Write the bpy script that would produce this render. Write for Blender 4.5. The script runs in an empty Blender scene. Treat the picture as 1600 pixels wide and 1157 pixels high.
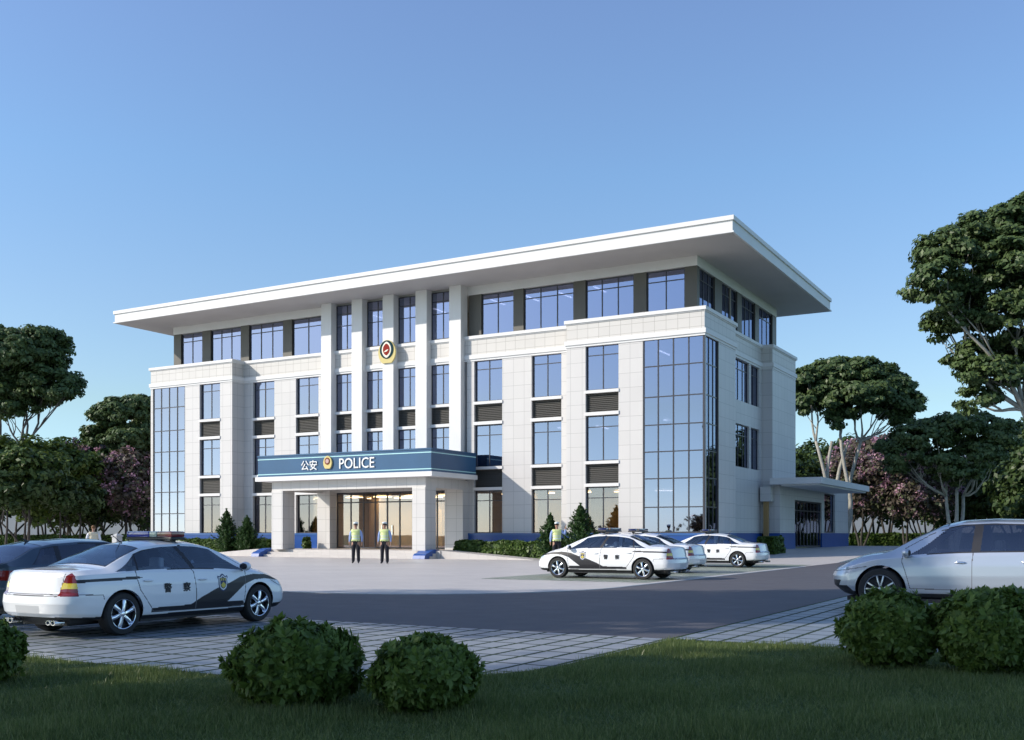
import bpy, math, random
import numpy as np
from mathutils import Vector, Matrix
R = math.radians
S = bpy.context.scene
C = S.collection
# ------------------------------------------------------------------ camera, sky, sun, exposure
THETA = R(29.676)
CAM = (17.666, -51.880, 1.40)
F_PX, HOR = 1625.0, 834.0
cd = bpy.data.cameras.new('camera'); cam = bpy.data.objects.new('camera', cd); C.objects.link(cam)
cam.location = CAM; cam.rotation_euler = (R(90), 0, THETA)
cd.lens = 36.5625; cd.sensor_width = 36; cd.shift_y = 0.1597; cd.clip_end = 3000; cd.clip_start = 0.1
S.camera = cam
SUN_EL = R(29); SUN_H = Vector((-0.755, -0.656, 0))
sun_dir = Vector((SUN_H.x*math.cos(SUN_EL), SUN_H.y*math.cos(SUN_EL), math.sin(SUN_EL)))
sl = bpy.data.lights.new('sun', 'SUN'); sl.energy = 3.6; sl.angle = R(0.6); sl.color = (1.0, 0.92, 0.81)
so = bpy.data.objects.new('sun', sl); C.objects.link(so)
so.rotation_euler = sun_dir.to_track_quat('Z', 'Y').to_euler()
w = bpy.data.worlds.new('World'); S.world = w; w.use_nodes = True
nt = w.node_tree; nt.nodes.clear()
wo = nt.nodes.new('ShaderNodeOutputWorld'); bg = nt.nodes.new('ShaderNodeBackground')
sky = nt.nodes.new('ShaderNodeTexSky'); sky.sky_type = 'NISHITA'; sky.sun_disc = False
sky.sun_elevation = SUN_EL; sky.sun_rotation = math.atan2(SUN_H.x, SUN_H.y) % (2*math.pi)
sky.air_density = 1.0; sky.dust_density = 0.6; sky.ozone_density = 2.2
# the clear air high up leans to violet, the air low down to cyan
tcw = nt.nodes.new('ShaderNodeTexCoord'); sep = nt.nodes.new('ShaderNodeSeparateXYZ')
rmp = nt.nodes.new('ShaderNodeValToRGB'); mul = nt.nodes.new('ShaderNodeMix'); mul.data_type = 'RGBA'; mul.blend_type = 'MULTIPLY'
mul.inputs[0].default_value = 1.0
nt.links.new(tcw.outputs['Generated'], sep.inputs[0]); nt.links.new(sep.outputs['Z'], rmp.inputs[0])
SKYRAMP = [(0.0, (.93, 1.30, 1.85)), (0.055, (.82, 1.01, 1.22)), (0.12, (.90, .97, .95)), (0.14, (.92, .98, 1.0)), (0.21, (.96, 1.02, 1.07)), (0.325, (.98, 1.12, 1.21)), (0.45, (1.09, 1.13, 1.26)), (1.0, (1.1, 1.15, 1.28))]
el = rmp.color_ramp.elements
while len(el) < len(SKYRAMP): el.new(0.5)
for e, (p, c) in zip(el, SKYRAMP): e.position = p; e.color = (*c, 1)
nt.links.new(sky.outputs[0], mul.inputs[6]); nt.links.new(rmp.outputs[0], mul.inputs[7])
nt.links.new(mul.outputs[2], bg.inputs[0]); bg.inputs[1].default_value = 0.13
nt.links.new(bg.outputs[0], wo.inputs[0])
S.view_settings.view_transform = 'Standard'; S.view_settings.look = 'None'; S.view_settings.gamma = 1
S.view_settings.exposure = 0.4
S.cycles.max_bounces = 8; S.cycles.transparent_max_bounces = 16; S.cycles.glossy_bounces = 4
S.cycles.use_denoising = True
CO, SI = math.cos(THETA), math.sin(THETA)
def at(px, Y, z=0.0):
    """a spot Y metres in front of the camera plane, seen in column px of the photo"""
    X = (px-800)/F_PX*Y
    return (CAM[0]+X*CO-Y*SI, CAM[1]+X*SI+Y*CO, z)
def zat(py, Y): return CAM[2]+(HOR-py)*Y/F_PX
# ------------------------------------------------------------------ helpers
def tag(o, label=None, cat=None, group=None, kind=None):
    if label: o['label'] = label
    if cat: o['category'] = cat
    if group: o['group'] = group
    if kind: o['kind'] = kind
    return o
def empty(name, loc=(0,0,0), rz=0):
    o = bpy.data.objects.new(name, None); C.objects.link(o); o.location = loc; o.rotation_euler = (0,0,rz)
    o.empty_display_size = .2
    return o
def link(name, me, parent=None):
    o = bpy.data.objects.new(name, me); C.objects.link(o)
    if parent is not None: o.parent = parent
    return o
def copy_tree(o, parent=None):
    c = o.copy(); C.objects.link(c)
    if parent is not None: c.parent = parent
    for ch in list(o.children): copy_tree(ch, c)
    return c
class MB:
    def __init__(s): s.v=[]; s.f=[]; s.m=[]; s.cur=0
    def add(s, vs, fs):
        b=len(s.v); s.v+= [tuple(p) for p in vs]; s.f+=[[i+b for i in f] for f in fs]; s.m+=[s.cur]*len(fs); return s
    def box(s,x0,x1,y0,y1,z0,z1):
        return s.add([(x0,y0,z0),(x1,y0,z0),(x1,y1,z0),(x0,y1,z0),(x0,y0,z1),(x1,y0,z1),(x1,y1,z1),(x0,y1,z1)],
              [[3,2,1,0],[4,5,6,7],[0,1,5,4],[1,2,6,5],[2,3,7,6],[3,0,4,7]])
    def bev(s,x0,x1,y0,y1,z0,z1,b):
        # box with chamfered vertical+horizontal edges
        import bmesh
        bm=bmesh.new(); bmesh.ops.create_cube(bm,size=1)
        for v in bm.verts: v.co=Vector(((x0+x1)/2+v.co.x*(x1-x0),(y0+y1)/2+v.co.y*(y1-y0),(z0+z1)/2+v.co.z*(z1-z0)))
        bmesh.ops.bevel(bm,geom=bm.edges[:],offset=b,segments=2,affect='EDGES',profile=.6)
        bm.verts.index_update(); s.add([v.co[:] for v in bm.verts],[[v.index for v in f.verts] for f in bm.faces]); bm.free(); return s
    def quad(s,a,b,c,d): return s.add([a,b,c,d],[[0,1,2,3]])
    def poly(s,pts): return s.add(pts,[list(range(len(pts)))])
    def prism(s,pts,z0,z1):
        n=len(pts)
        return s.add([(x,y,z0) for x,y in pts]+[(x,y,z1) for x,y in pts],
              [list(range(n))[::-1],list(range(n,2*n))]+[[i,(i+1)%n,(i+1)%n+n,i+n] for i in range(n)])
    def tube(s,pts,rs,n=8,cap=True):
        pts=[Vector(p) for p in pts]
        if not hasattr(rs,'__len__'): rs=[rs]*len(pts)
        b=len(s.v); prev=None
        for i,p in enumerate(pts):
            d=(pts[min(i+1,len(pts)-1)]-pts[max(i-1,0)]).normalized()
            if prev is None: a=d.orthogonal().normalized()
            else:
                a=prev-d*prev.dot(d)
                a=a.normalized() if a.length>1e-6 else d.orthogonal().normalized()
            prev=a; c=d.cross(a)
            for k in range(n):
                t=2*math.pi*k/n; s.v.append(tuple(p+(a*math.cos(t)+c*math.sin(t))*rs[i]))
        for i in range(len(pts)-1):
            for k in range(n):
                s.f.append([b+i*n+k,b+i*n+(k+1)%n,b+(i+1)*n+(k+1)%n,b+(i+1)*n+k]); s.m.append(s.cur)
        if cap:
            s.f.append([b+k for k in range(n)][::-1]); s.f.append([b+(len(pts)-1)*n+k for k in range(n)]); s.m+=[s.cur]*2
        return s
    def lathe(s,prof,center=(0,0,0),axis='z',n=32):
        b=len(s.v); cx,cy,cz=center
        for r,h in prof:
            for k in range(n):
                t=2*math.pi*k/n; a,c=r*math.cos(t),r*math.sin(t)
                s.v.append({'z':(cx+a,cy+c,cz+h),'y':(cx+a,cy+h,cz+c),'x':(cx+h,cy+a,cz+c)}[axis])
        for i in range(len(prof)-1):
            for k in range(n):
                s.f.append([b+i*n+k,b+i*n+(k+1)%n,b+(i+1)*n+(k+1)%n,b+(i+1)*n+k]); s.m.append(s.cur)
        return s
    def ell(s,c,r,nu=14,nv=9):
        pr=[(max(1e-4,math.sin(math.pi*j/nv)),-math.cos(math.pi*j/nv)) for j in range(nv+1)]
        b=len(s.v); s.lathe(pr,n=nu)
        for i in range(b,len(s.v)):
            x,y,z=s.v[i]; s.v[i]=(c[0]+x*r[0],c[1]+y*r[1],c[2]+z*r[2])
        return s
    def build(s,name,mats,parent=None,smooth=False,mesh_only=False):
        me=bpy.data.meshes.new(name); me.from_pydata(s.v,[],s.f)
        if not isinstance(mats,(list,tuple)): mats=[mats]
        for m in mats: me.materials.append(m)
        me.polygons.foreach_set('material_index',s.m)
        if smooth is True: me.polygons.foreach_set('use_smooth',[True]*len(s.f))
        elif smooth:
            me.polygons.foreach_set('use_smooth',[True]*len(s.f)); me.set_sharp_from_angle(angle=R(smooth))
        me.update()
        if mesh_only: return me
        return link(name,me,parent)
def build_split(mb,name,mats,parent=None,smooth=False):
    n=len(mb.v); par=list(range(n))
    def find(a):
        while par[a]!=a: par[a]=par[par[a]]; a=par[a]
        return a
    for f in mb.f:
        r=find(f[0])
        for i in f[1:]: par[find(i)]=r
    groups={}
    for f,m_ in zip(mb.f,mb.m): groups.setdefault(find(f[0]),[]).append((f,m_))
    out=[]
    for g in groups.values():
        b=MB(); mp={}
        for f,m_ in g:
            for i in f:
                if i not in mp: mp[i]=len(b.v); b.v.append(mb.v[i])
            b.f.append([mp[i] for i in f]); b.m.append(m_)
        out.append(b.build(name,mats,parent,smooth))
    return out
def quads_mesh(name, P, mats, midx=None, smooth=False, tri=False):
    """P: (n,4,3) or (n,3,3) numpy -> loose faces"""
    n,k=P.shape[:2]; me=bpy.data.meshes.new(name)
    me.vertices.add(n*k); me.vertices.foreach_set('co',P.reshape(-1).astype(np.float32))
    me.loops.add(n*k); me.loops.foreach_set('vertex_index',np.arange(n*k,dtype=np.int32))
    me.polygons.add(n); me.polygons.foreach_set('loop_start',np.arange(0,n*k,k,dtype=np.int32))
    try: me.polygons.foreach_set('loop_total',np.full(n,k,dtype=np.int32))
    except Exception: pass
    for m in mats: me.materials.append(m)
    if midx is not None: me.polygons.foreach_set('material_index',midx.astype(np.int32))
    me.update(calc_edges=True); me.validate()
    return me
# ------------------------------------------------------------------ materials
def mat(name, col, rough=.6, metal=0, spec=.5, coat=0, **kw):
    m=bpy.data.materials.new(name); m.use_nodes=True; b=m.node_tree.nodes['Principled BSDF']
    b.inputs['Base Color'].default_value=(*col,1); b.inputs['Roughness'].default_value=rough
    b.inputs['Metallic'].default_value=metal; b.inputs['Specular IOR Level'].default_value=spec
    b.inputs['Coat Weight'].default_value=coat; b.inputs['Coat Roughness'].default_value=.04
    for k,v in kw.items(): b.inputs[k].default_value=v
    return m
class N:
    def __init__(s,m): s.t=m.node_tree; s.b=s.t.nodes.get('Principled BSDF')
    def n(s,ty,**kw):
        x=s.t.nodes.new(ty)
        for k,v in kw.items(): setattr(x,k,v)
        return x
    def l(s,a,b): s.t.links.new(a,b)
    def math(s,op,a,b=None,c=None):
        x=s.n('ShaderNodeMath',operation=op)
        for i,q in enumerate((a,b,c)):
            if q is None: continue
            if isinstance(q,(int,float)): x.inputs[i].default_value=q
            else: s.l(q,x.inputs[i])
        return x.outputs[0]
    def mix(s,f,a,b,bt='MIX'):
        x=s.n('ShaderNodeMix',data_type='RGBA',blend_type=bt)
        for i,q in ((0,f),(6,a),(7,b)):
            if isinstance(q,(int,float)): x.inputs[i].default_value=q
            elif isinstance(q,tuple): x.inputs[i].default_value=(*q,1)
            else: s.l(q,x.inputs[i])
        return x.outputs[2]
    def noise(s,scale,detail=4,vec=None,rough=.55):
        x=s.n('ShaderNodeTexNoise'); x.inputs['Scale'].default_value=scale; x.inputs['Detail'].default_value=detail; x.inputs['Roughness'].default_value=rough
        if vec is None: vec=s.n('ShaderNodeTexCoord').outputs['Object']
        s.l(vec,x.inputs['Vector']); return x.outputs['Fac']
    def ramp(s,f,stops):
        x=s.n('ShaderNodeValToRGB'); e=x.color_ramp.elements
        while len(e)<len(stops): e.new(.5)
        for q,(p,c) in zip(e,stops): q.position=p; q.color=(*c,1) if len(c)==3 else c
        s.l(f,x.inputs[0]); return x.outputs[0]
    def bump(s,h,strength=.3,dist=.01):
        x=s.n('ShaderNodeBump'); x.inputs['Strength'].default_value=strength; x.inputs['Distance'].default_value=dist
        s.l(h,x.inputs['Height']); s.l(x.outputs[0],s.b.inputs['Normal'])
def joints(q, coord, size, width, off=0.0):
    """1 inside a joint line, and the cell number"""
    a=q.math('DIVIDE',q.math('ADD',coord,off),size); fr=q.math('FRACT',a)
    d=q.math('MINIMUM',fr,q.math('SUBTRACT',1.0,fr))
    return q.math('LESS_THAN',d,width/size/2), q.math('FLOOR',a)
def tile_mat(name, col, joint, tw, tz, jw=.022, rough=.45, var=.03, z_off=0.0):
    m=mat(name,col,rough); q=N(m)
    geo=q.n('ShaderNodeNewGeometry'); tc=q.n('ShaderNodeTexCoord')
    sp=q.n('ShaderNodeSeparateXYZ'); q.l(tc.outputs['Object'],sp.inputs[0])
    sn=q.n('ShaderNodeSeparateXYZ'); q.l(geo.outputs['True Normal'],sn.inputs[0])
    isx=q.math('GREATER_THAN',q.math('ABSOLUTE',sn.outputs[0]),.7)
    hc=q.math('ADD',q.math('MULTIPLY',isx,sp.outputs[1]),q.math('MULTIPLY',q.math('SUBTRACT',1.0,isx),sp.outputs[0]))
    j1,c1=joints(q,hc,tw,jw,100.0); j2,c2=joints(q,sp.outputs[2],tz,jw,z_off)
    j=q.math('MAXIMUM',j1,j2)
    cv=q.n('ShaderNodeCombineXYZ'); q.l(c1,cv.inputs[0]); q.l(c2,cv.inputs[1]); q.l(isx,cv.inputs[2])
    wn=q.n('ShaderNodeTexWhiteNoise'); q.l(cv.outputs[0],wn.inputs['Vector'])
    lo=tuple(c*(1-var) for c in col); hi=tuple(min(1,c*(1+var*.6)) for c in col)
    base=q.mix(wn.outputs['Value'],lo,hi)
    st=q.noise(.6,5); base=q.mix(q.math('MULTIPLY',q.math('SUBTRACT',st,.45),.5),base,tuple(c*.80 for c in col))
    fine=q.noise(40,2); base=q.mix(q.math('MULTIPLY',fine,.12),base,tuple(c*.7 for c in col))
    q.l(q.mix(j,base,joint),q.b.inputs['Base Color'])
    q.l(q.math('ADD',rough-.08,q.math('MULTIPLY',fine,.2)),q.b.inputs['Roughness'])
    q.bump(q.math('SUBTRACT',1.0,j),.35,.006)
    return m
def noisy(name,c1,c2,scale,rough=.6,bump=0,bscale=None,**kw):
    m=mat(name,c1,rough,**kw); q=N(m); n=q.noise(scale,6)
    q.l(q.ramp(n,[(.3,c1),(.7,c2)]),q.b.inputs['Base Color'])
    if bump: q.bump(q.noise(bscale or scale*8,5),bump,.02)
    return m
M={}
M['tile']=tile_mat('stone_tile',(.605,.585,.565),(.40,.39,.375),.70,.76)
M['tile_small']=tile_mat('parapet_tile',(.60,.575,.54),(.35,.33,.30),.64,.48,z_off=.02)
M['white']=noisy('white_render',(.74,.73,.715),(.69,.68,.665),.8,.6,.05,30)
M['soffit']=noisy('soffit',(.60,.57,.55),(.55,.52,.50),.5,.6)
M['blue_wall']=tile_mat('blue_plinth',(.010,.072,.30),(.008,.045,.17),1.4,1.5,rough=.35)
M['sign_blue']=noisy('sign_blue',(.020,.092,.200),(.016,.078,.172),.7,.38)
M['line_cyan']=mat('line_cyan',(.42,.72,.72),.4)
M['letter']=mat('letter_white',(.82,.82,.80),.4)
M['dark_pier']=noisy('dark_pier',(.10,.092,.075),(.085,.078,.066),1.2,.5)
M['frame']=mat('window_frame',(.055,.055,.065),.35,.3)
M['louvre']=mat('louvre_metal',(.10,.096,.088),.5,.2)
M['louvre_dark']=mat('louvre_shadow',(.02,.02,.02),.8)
M['room']=noisy('room_wall',(.30,.27,.22),(.26,.23,.19),.5,.9)
M['room_warm']=noisy('room_warm',(.80,.60,.36),(.72,.53,.31),.5,.9)
M['floor_in']=mat('room_floor',(.22,.18,.13),.4)
M['curtain']=noisy('curtain',(.62,.64,.68),(.52,.55,.60),3,.9)
M['wood']=mat('wood_trim',(.36,.22,.08),.5)
m=mat('tube_light',(1,1,1)); m.node_tree.nodes['Principled BSDF'].inputs['Emission Color'].default_value=(1,.97,.9,1)
m.node_tree.nodes['Principled BSDF'].inputs['Emission Strength'].default_value=9; M['tube']=m
m=mat('warm_lamp',(1,.9,.7)); m.node_tree.nodes['Principled BSDF'].inputs['Emission Color'].default_value=(1,.80,.52,1)
m.node_tree.nodes['Principled BSDF'].inputs['Emission Strength'].default_value=13; M['tube_warm']=m
def glass(name, tint, trans, fac, rough=.0, wav=.0):
    m=bpy.data.materials.new(name); m.use_nodes=True; t=m.node_tree; t.nodes.clear(); q=N(m)
    o=q.n('ShaderNodeOutputMaterial'); mx=q.n('ShaderNodeMixShader'); g=q.n('ShaderNodeBsdfGlossy'); tr=q.n('ShaderNodeBsdfTransparent')
    g.inputs['Color'].default_value=(*tint,1); g.inputs['Roughness'].default_value=rough; tr.inputs['Color'].default_value=(*trans,1)
    lw=q.n('ShaderNodeLayerWeight'); lw.inputs['Blend'].default_value=.35
    f=q.math('ADD',fac,q.math('MULTIPLY',lw.outputs['Fresnel'],1-fac)); f=q.math('MINIMUM',f,1.0)
    if wav:
        bp=q.n('ShaderNodeBump'); bp.inputs['Strength'].default_value=wav; bp.inputs['Distance'].default_value=.02
        q.l(q.noise(.55,2),bp.inputs['Height']); q.l(bp.outputs[0],g.inputs['Normal'])
    q.l(f,mx.inputs[0]); q.l(tr.outputs[0],mx.inputs[1]); q.l(g.outputs[0],mx.inputs[2]); q.l(mx.outputs[0],o.inputs[0])
    return m
M['glass']=glass('window_glass',(.36,.405,.565),(.40,.42,.52),.62,.015,.05)
M['glass_low']=glass('shop_glass',(.46,.45,.52),(.86,.80,.68),.30,.01,.04)
M['car_glass']=glass('car_glass',(.80,.90,1.0),(.78,.85,.88),.10)
M['dark_glass']=glass('dark_car_glass',(.80,.86,1.0),(.42,.42,.44),.10)
def paint(name,col,rough=.28,metal=0,coat=1.0): return mat(name,col,rough,metal,.5,coat)
M['car_white']=paint('police_white',(.80,.81,.83))
M['car_black']=paint('police_black',(.008,.008,.014),.45,0,.15)
M['car_trim']=mat('car_trim',(.018,.018,.022),.45)
M['seam']=mat('panel_gap',(.12,.12,.13),.8)
M['silver']=paint('silver_paint',(.50,.54,.60),.34,.55)
M['wagon']=paint('slate_paint',(.055,.085,.12),.3,.4)
M['tyre']=noisy('tyre_rubber',(.016,.016,.017),(.024,.024,.025),30,.75)
M['chrome']=mat('chrome',(.78,.80,.84),.14,1)
M['alloy']=mat('alloy',(.62,.64,.68),.28,.9)
M['hub_dark']=mat('brake_dark',(.02,.02,.025),.6)
M['lamp_red']=mat('lamp_red',(.22,.015,.012),.12,0,.6,1)
M['lamp_yel']=mat('lamp_amber',(.80,.62,.06),.15,0,.6,1)
M['lamp_clear']=mat('lamp_clear',(.55,.62,.66),.08,.3,.6,1)
M['plate']=mat('plate',(.55,.56,.58),.4)
M['seat']=noisy('seat_cloth',(.55,.57,.62),(.45,.47,.52),12,.8)
M['gold']=mat('gold_paint',(.62,.50,.08),.4); M['navy']=mat('navy',(.02,.035,.12),.4)
M['bar_blue']=mat('bar_blue',(.01,.03,.35),.15,0,.6,1); M['bar_red']=mat('bar_red',(.16,.008,.012),.15,0,.6,1)
M['bar_navy']=mat('bar_navy',(.006,.012,.09),.15,0,.6,1); M['bar_clear']=mat('bar_clear',(.45,.52,.42),.2,0,.6,1)
M['bar_amber']=mat('bar_amber',(.42,.14,.05),.2,0,.6,1)
M['em_gold']=mat('emblem_cream',(.66,.55,.24),.6,0,.1); M['em_green']=mat('emblem_green',(.004,.035,.045),.6,0,.1)
M['em_red']=mat('emblem_red',(.26,.022,.014),.6,0,.1); M['em_brown']=mat('emblem_brown',(.20,.06,.03),.6,0,.1); M['em_pink']=mat('emblem_pink',(.50,.33,.30),.4); M['em_white']=mat('emblem_white',(.78,.74,.60),.4)
M['skin']=mat('skin',(.42,.24,.17),.55); M['shirt']=mat('shirt_blue',(.28,.38,.66),.8); M['navy_cloth']=mat('trousers_black',(.008,.009,.016),.85)
M['vest']=mat('hi_vis',(.66,.74,.32),.6); M['vest_grey']=mat('reflective_band',(.62,.70,.66),.4); M['cap']=mat('cap_white',(.72,.78,.78),.6)
M['shoe']=mat('shoe',(.008,.008,.008),.3); M['hair']=mat('hair_brown',(.16,.075,.025),.7); M['cream']=mat('cream_cloth',(.68,.60,.44),.8); M['white_cloth']=mat('white_cloth',(.72,.72,.76),.8)
M['concrete']=noisy('pale_concrete',(.50,.50,.49),(.42,.42,.42),3,.8,.2)
def leafmat(name,c1,c2,c3=None,tr=.25,rough=.45):
    m=bpy.data.materials.new(name); m.use_nodes=True; q=N(m); b=q.b
    g=q.n('ShaderNodeNewGeometry'); rnd=g.outputs['Random Per Island']
    col=q.ramp(rnd,[(0,c1),(.55,c2),(1,c3 or c2)])
    n=q.noise(.9,2); col=q.mix(q.math('MULTIPLY',n,.45),col,tuple(x*.55 for x in c1))
    q.l(col,b.inputs['Base Color']); b.inputs['Roughness'].default_value=rough; b.inputs['Specular IOR Level'].default_value=.3
    t=q.n('ShaderNodeBsdfTranslucent'); q.l(col,t.inputs['Color'])
    mx=q.n('ShaderNodeMixShader'); mx.inputs[0].default_value=tr
    o=q.t.nodes['Material Output']; q.l(b.outputs[0],mx.inputs[1]); q.l(t.outputs[0],mx.inputs[2]); q.l(mx.outputs[0],o.inputs[0])
    return m
M['leaf_umb']=leafmat('umbrella_leaf',(.062,.102,.036),(.098,.150,.052),(.14,.195,.068))
M['leaf_dark']=leafmat('dark_leaf',(.042,.074,.022),(.064,.104,.030),(.09,.135,.038))
M['leaf_mid']=leafmat('mid_leaf',(.060,.105,.022),(.10,.155,.032),(.17,.22,.045))
M['leaf_bush']=leafmat('bush_leaf',(.090,.145,.026),(.14,.215,.040),(.22,.30,.07),.35)
M['leaf_hedge']=leafmat('hedge_leaf',(.055,.105,.018),(.090,.150,.030),(.13,.20,.042))
M['leaf_conif']=leafmat('conifer_leaf',(.030,.075,.020),(.050,.11,.028),(.08,.15,.04))
M['leaf_russet']=leafmat('russet_leaf',(.10,.060,.030),(.16,.095,.045),(.12,.10,.045))
M['leaf_plum']=leafmat('plum_leaf',(.105,.085,.065),(.14,.11,.085),(.10,.135,.055))
M['blossom']=leafmat('pink_blossom',(.56,.30,.40),(.70,.42,.50),(.62,.38,.55),.35)
M['core']=mat('dark_foliage_core',(.012,.026,.008),.95)  # near-black green: shade inside hedges and bushes put into the colour
M['bark_pale']=noisy('pale_bark',(.42,.40,.34),(.28,.27,.23),6,.85,.4)
M['bark_dark']=noisy('dark_bark',(.045,.038,.032),(.07,.06,.052),6,.9,.5)
M['bark_grey']=noisy('grey_bark',(.17,.15,.14),(.11,.10,.09),6,.9,.5)
# ------------------------------------------------------------------ ground
def ground_sheet(name, pts, z, material):
    b=MB(); b.poly([(x,y,z) for x,y in pts]); o=b.build(name,material); tag(o,kind='structure'); return o
# lawn
m=mat('lawn_soil',(.03,.06,.02),.95); q=N(m); q.l(q.ramp(q.noise(3,8),[(.3,(.036,.075,.026)),(.6,(.055,.115,.034)),(.8,(.075,.135,.040))]),q.b.inputs['Base Color']); q.bump(q.noise(60,4),.6,.03)
M['lawn']=m
ground_sheet('ground',[(-700,-700),(700,-700),(700,900),(-700,900)],0.0,M['lawn'])
# asphalt
m=mat('asphalt',(.055,.056,.062),.85); q=N(m); n1=q.noise(.25,5); n2=q.noise(160,3); n3=q.noise(1.7,6)
c=q.ramp(n1,[(.3,(.080,.077,.088)),(.7,(.098,.093,.103))]); c=q.mix(q.math('MULTIPLY',n2,.5),c,(.045,.045,.05)); c=q.mix(q.math('MULTIPLY',n3,.45),c,(.135,.125,.125))
q.l(c,q.b.inputs['Base Color']); q.bump(n2,.5,.006); q.l(q.math('ADD',.52,q.math('MULTIPLY',n3,.3)),q.b.inputs['Roughness']); M['asphalt']=m
ROADZ=.006
ground_sheet('road',[(-160,-38.95),(12.65,-38.95),(12.65,45),(28,45),(28,52),(5,52),(5,-18),(5,-30),(-160,-30)],ROADZ,M['asphalt'])
# plaza of pale stone
def plaza_mat(name,c1,c2,jc,sx,sy,jw=.012,rough=.42):
    m=mat(name,c1,rough); q=N(m); tc=q.n('ShaderNodeTexCoord'); sp=q.n('ShaderNodeSeparateXYZ'); q.l(tc.outputs['Object'],sp.inputs[0])
    j2,cy=joints(q,sp.outputs[1],sy,jw,500.0)
    xo=q.math('ADD',sp.outputs[0],q.math('MULTIPLY',q.math('MODULO',cy,2.0),sx/2))
    j1,cx=joints(q,xo,sx,jw,500.0); j=q.math('MAXIMUM',j1,j2)
    cv=q.n('ShaderNodeCombineXYZ'); q.l(cx,cv.inputs[0]); q.l(cy,cv.inputs[1])
    wn=q.n('ShaderNodeTexWhiteNoise'); q.l(cv.outputs[0],wn.inputs['Vector'])
    base=q.mix(wn.outputs['Value'],c1,c2)
    st=q.noise(.35,6); base=q.mix(q.math('MULTIPLY',q.math('MAXIMUM',q.math('SUBTRACT',st,.42),0.0),.8),base,tuple(x*.72 for x in c1))
    fn=q.noise(50,3); base=q.mix(q.math('MULTIPLY',fn,.22),base,tuple(x*.6 for x in c1))
    q.l(q.mix(j,base,jc),q.b.inputs['Base Color']); q.l(q.math('ADD',rough-.1,q.math('MULTIPLY',st,.3)),q.b.inputs['Roughness'])
    q.bump(q.math('SUBTRACT',1.0,j),.3,.005); return m
M['plaza']=plaza_mat('plaza_stone',(.58,.54,.505),(.53,.495,.465),(.40,.375,.355),.6,.3)
edge=[(-160,-32.9),(-5,-32.9),(.5,-32.9)]
for k in range(0,13):
    t=k/12; a=-90+90*t; edge.append((1.6+5.1*math.cos(R(a)),-27.3+5.6*math.sin(R(a))))
edge+=[(6.7,-8),(6.7,34),(-1,34),(-1,30),(-60,30),(-60,10),(-160,10)]
PLZ=.012
o=ground_sheet('plaza',edge,PLZ,M['plaza'])
# low kerb lip around the plaza, a few millimetres proud like a flush kerb stone
b=MB(); pl=edge[1:17]
for i in range(len(pl)-1):
    a,c=Vector((*pl[i],0)),Vector((*pl[i+1],0)); d=(c-a).normalized(); nrm=Vector((d.y,-d.x,0))*.12
    b.add([(a.x,a.y,.0),(c.x,c.y,.0),(c.x+nrm.x,c.y+nrm.y,.0),(a.x+nrm.x,a.y+nrm.y,.0),(a.x,a.y,.022),(c.x,c.y,.022),(c.x+nrm.x,c.y+nrm.y,.022),(a.x+nrm.x,a.y+nrm.y,.022)],
       [[4,5,6,7],[2,3,7,6],[0,1,5,4]])
tag(b.build('kerb',M['concrete']),kind='structure')
# grass-jointed pavers
def paver_mat(name,c1,c2,g,sx,sy,jx,jy):
    m=mat(name,c1,.5); q=N(m); tc=q.n('ShaderNodeTexCoord'); sp=q.n('ShaderNodeSeparateXYZ'); q.l(tc.outputs['Object'],sp.inputs[0])
    wob=q.math('MULTIPLY',q.math('SUBTRACT',q.noise(18,3),.5),.03)
    j1,cx=joints(q,q.math('ADD',sp.outputs[0],wob),sx,jx,500.0); j2,cy=joints(q,q.math('ADD',sp.outputs[1],wob),sy,jy,500.0); j=q.math('MAXIMUM',j1,j2)
    cv=q.n('ShaderNodeCombineXYZ'); q.l(cx,cv.inputs[0]); q.l(cy,cv.inputs[1])
    wn=q.n('ShaderNodeTexWhiteNoise'); q.l(cv.outputs[0],wn.inputs['Vector'])
    base=q.mix(wn.outputs['Value'],c1,c2); fn=q.noise(45,4); base=q.mix(q.math('MULTIPLY',fn,.35),base,tuple(x*.6 for x in c1))
    gr=q.mix(q.noise(30,3),g,tuple(x*1.9 for x in g))
    q.l(q.mix(j,base,gr),q.b.inputs['Base Color']); q.l(q.math('ADD',.38,q.math('MULTIPLY',j,.5)),q.b.inputs['Roughness'])
    q.bump(q.math('ADD',q.math('MULTIPLY',fn,.3),q.math('SUBTRACT',1.0,j)),.5,.012); return m
M['paver']=paver_mat('grass_paver',(.275,.30,.33),(.205,.23,.265),(.008,.022,.006),.36,.60,.060,.050)
M['paver2']=paver_mat('green_paver',(.36,.37,.33),(.27,.29,.25),(.045,.085,.03),.42,.30,.06,.05)
pv=[(-60,-38.93),(12.70,-38.93)]
for k in range(0,13):
    a=R(-90*k/12); pv.append((12.70-2.5+2.5*math.cos(a),-41.9+2.5*math.sin(a)))
pv+=[(-60,-44.4)]
ground_sheet('parking_left',pv,.010,M['paver'])
ground_sheet('parking_right',[(12.72,-38.9),(40,-38.9),(40,-10),(12.72,-10)],.010,M['paver'])
ground_sheet('parking_front',[(1.0,-24.6),(6.45,-24.6),(6.45,-5.5),(1.0,-5.5)],.016,M['paver2'])
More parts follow.
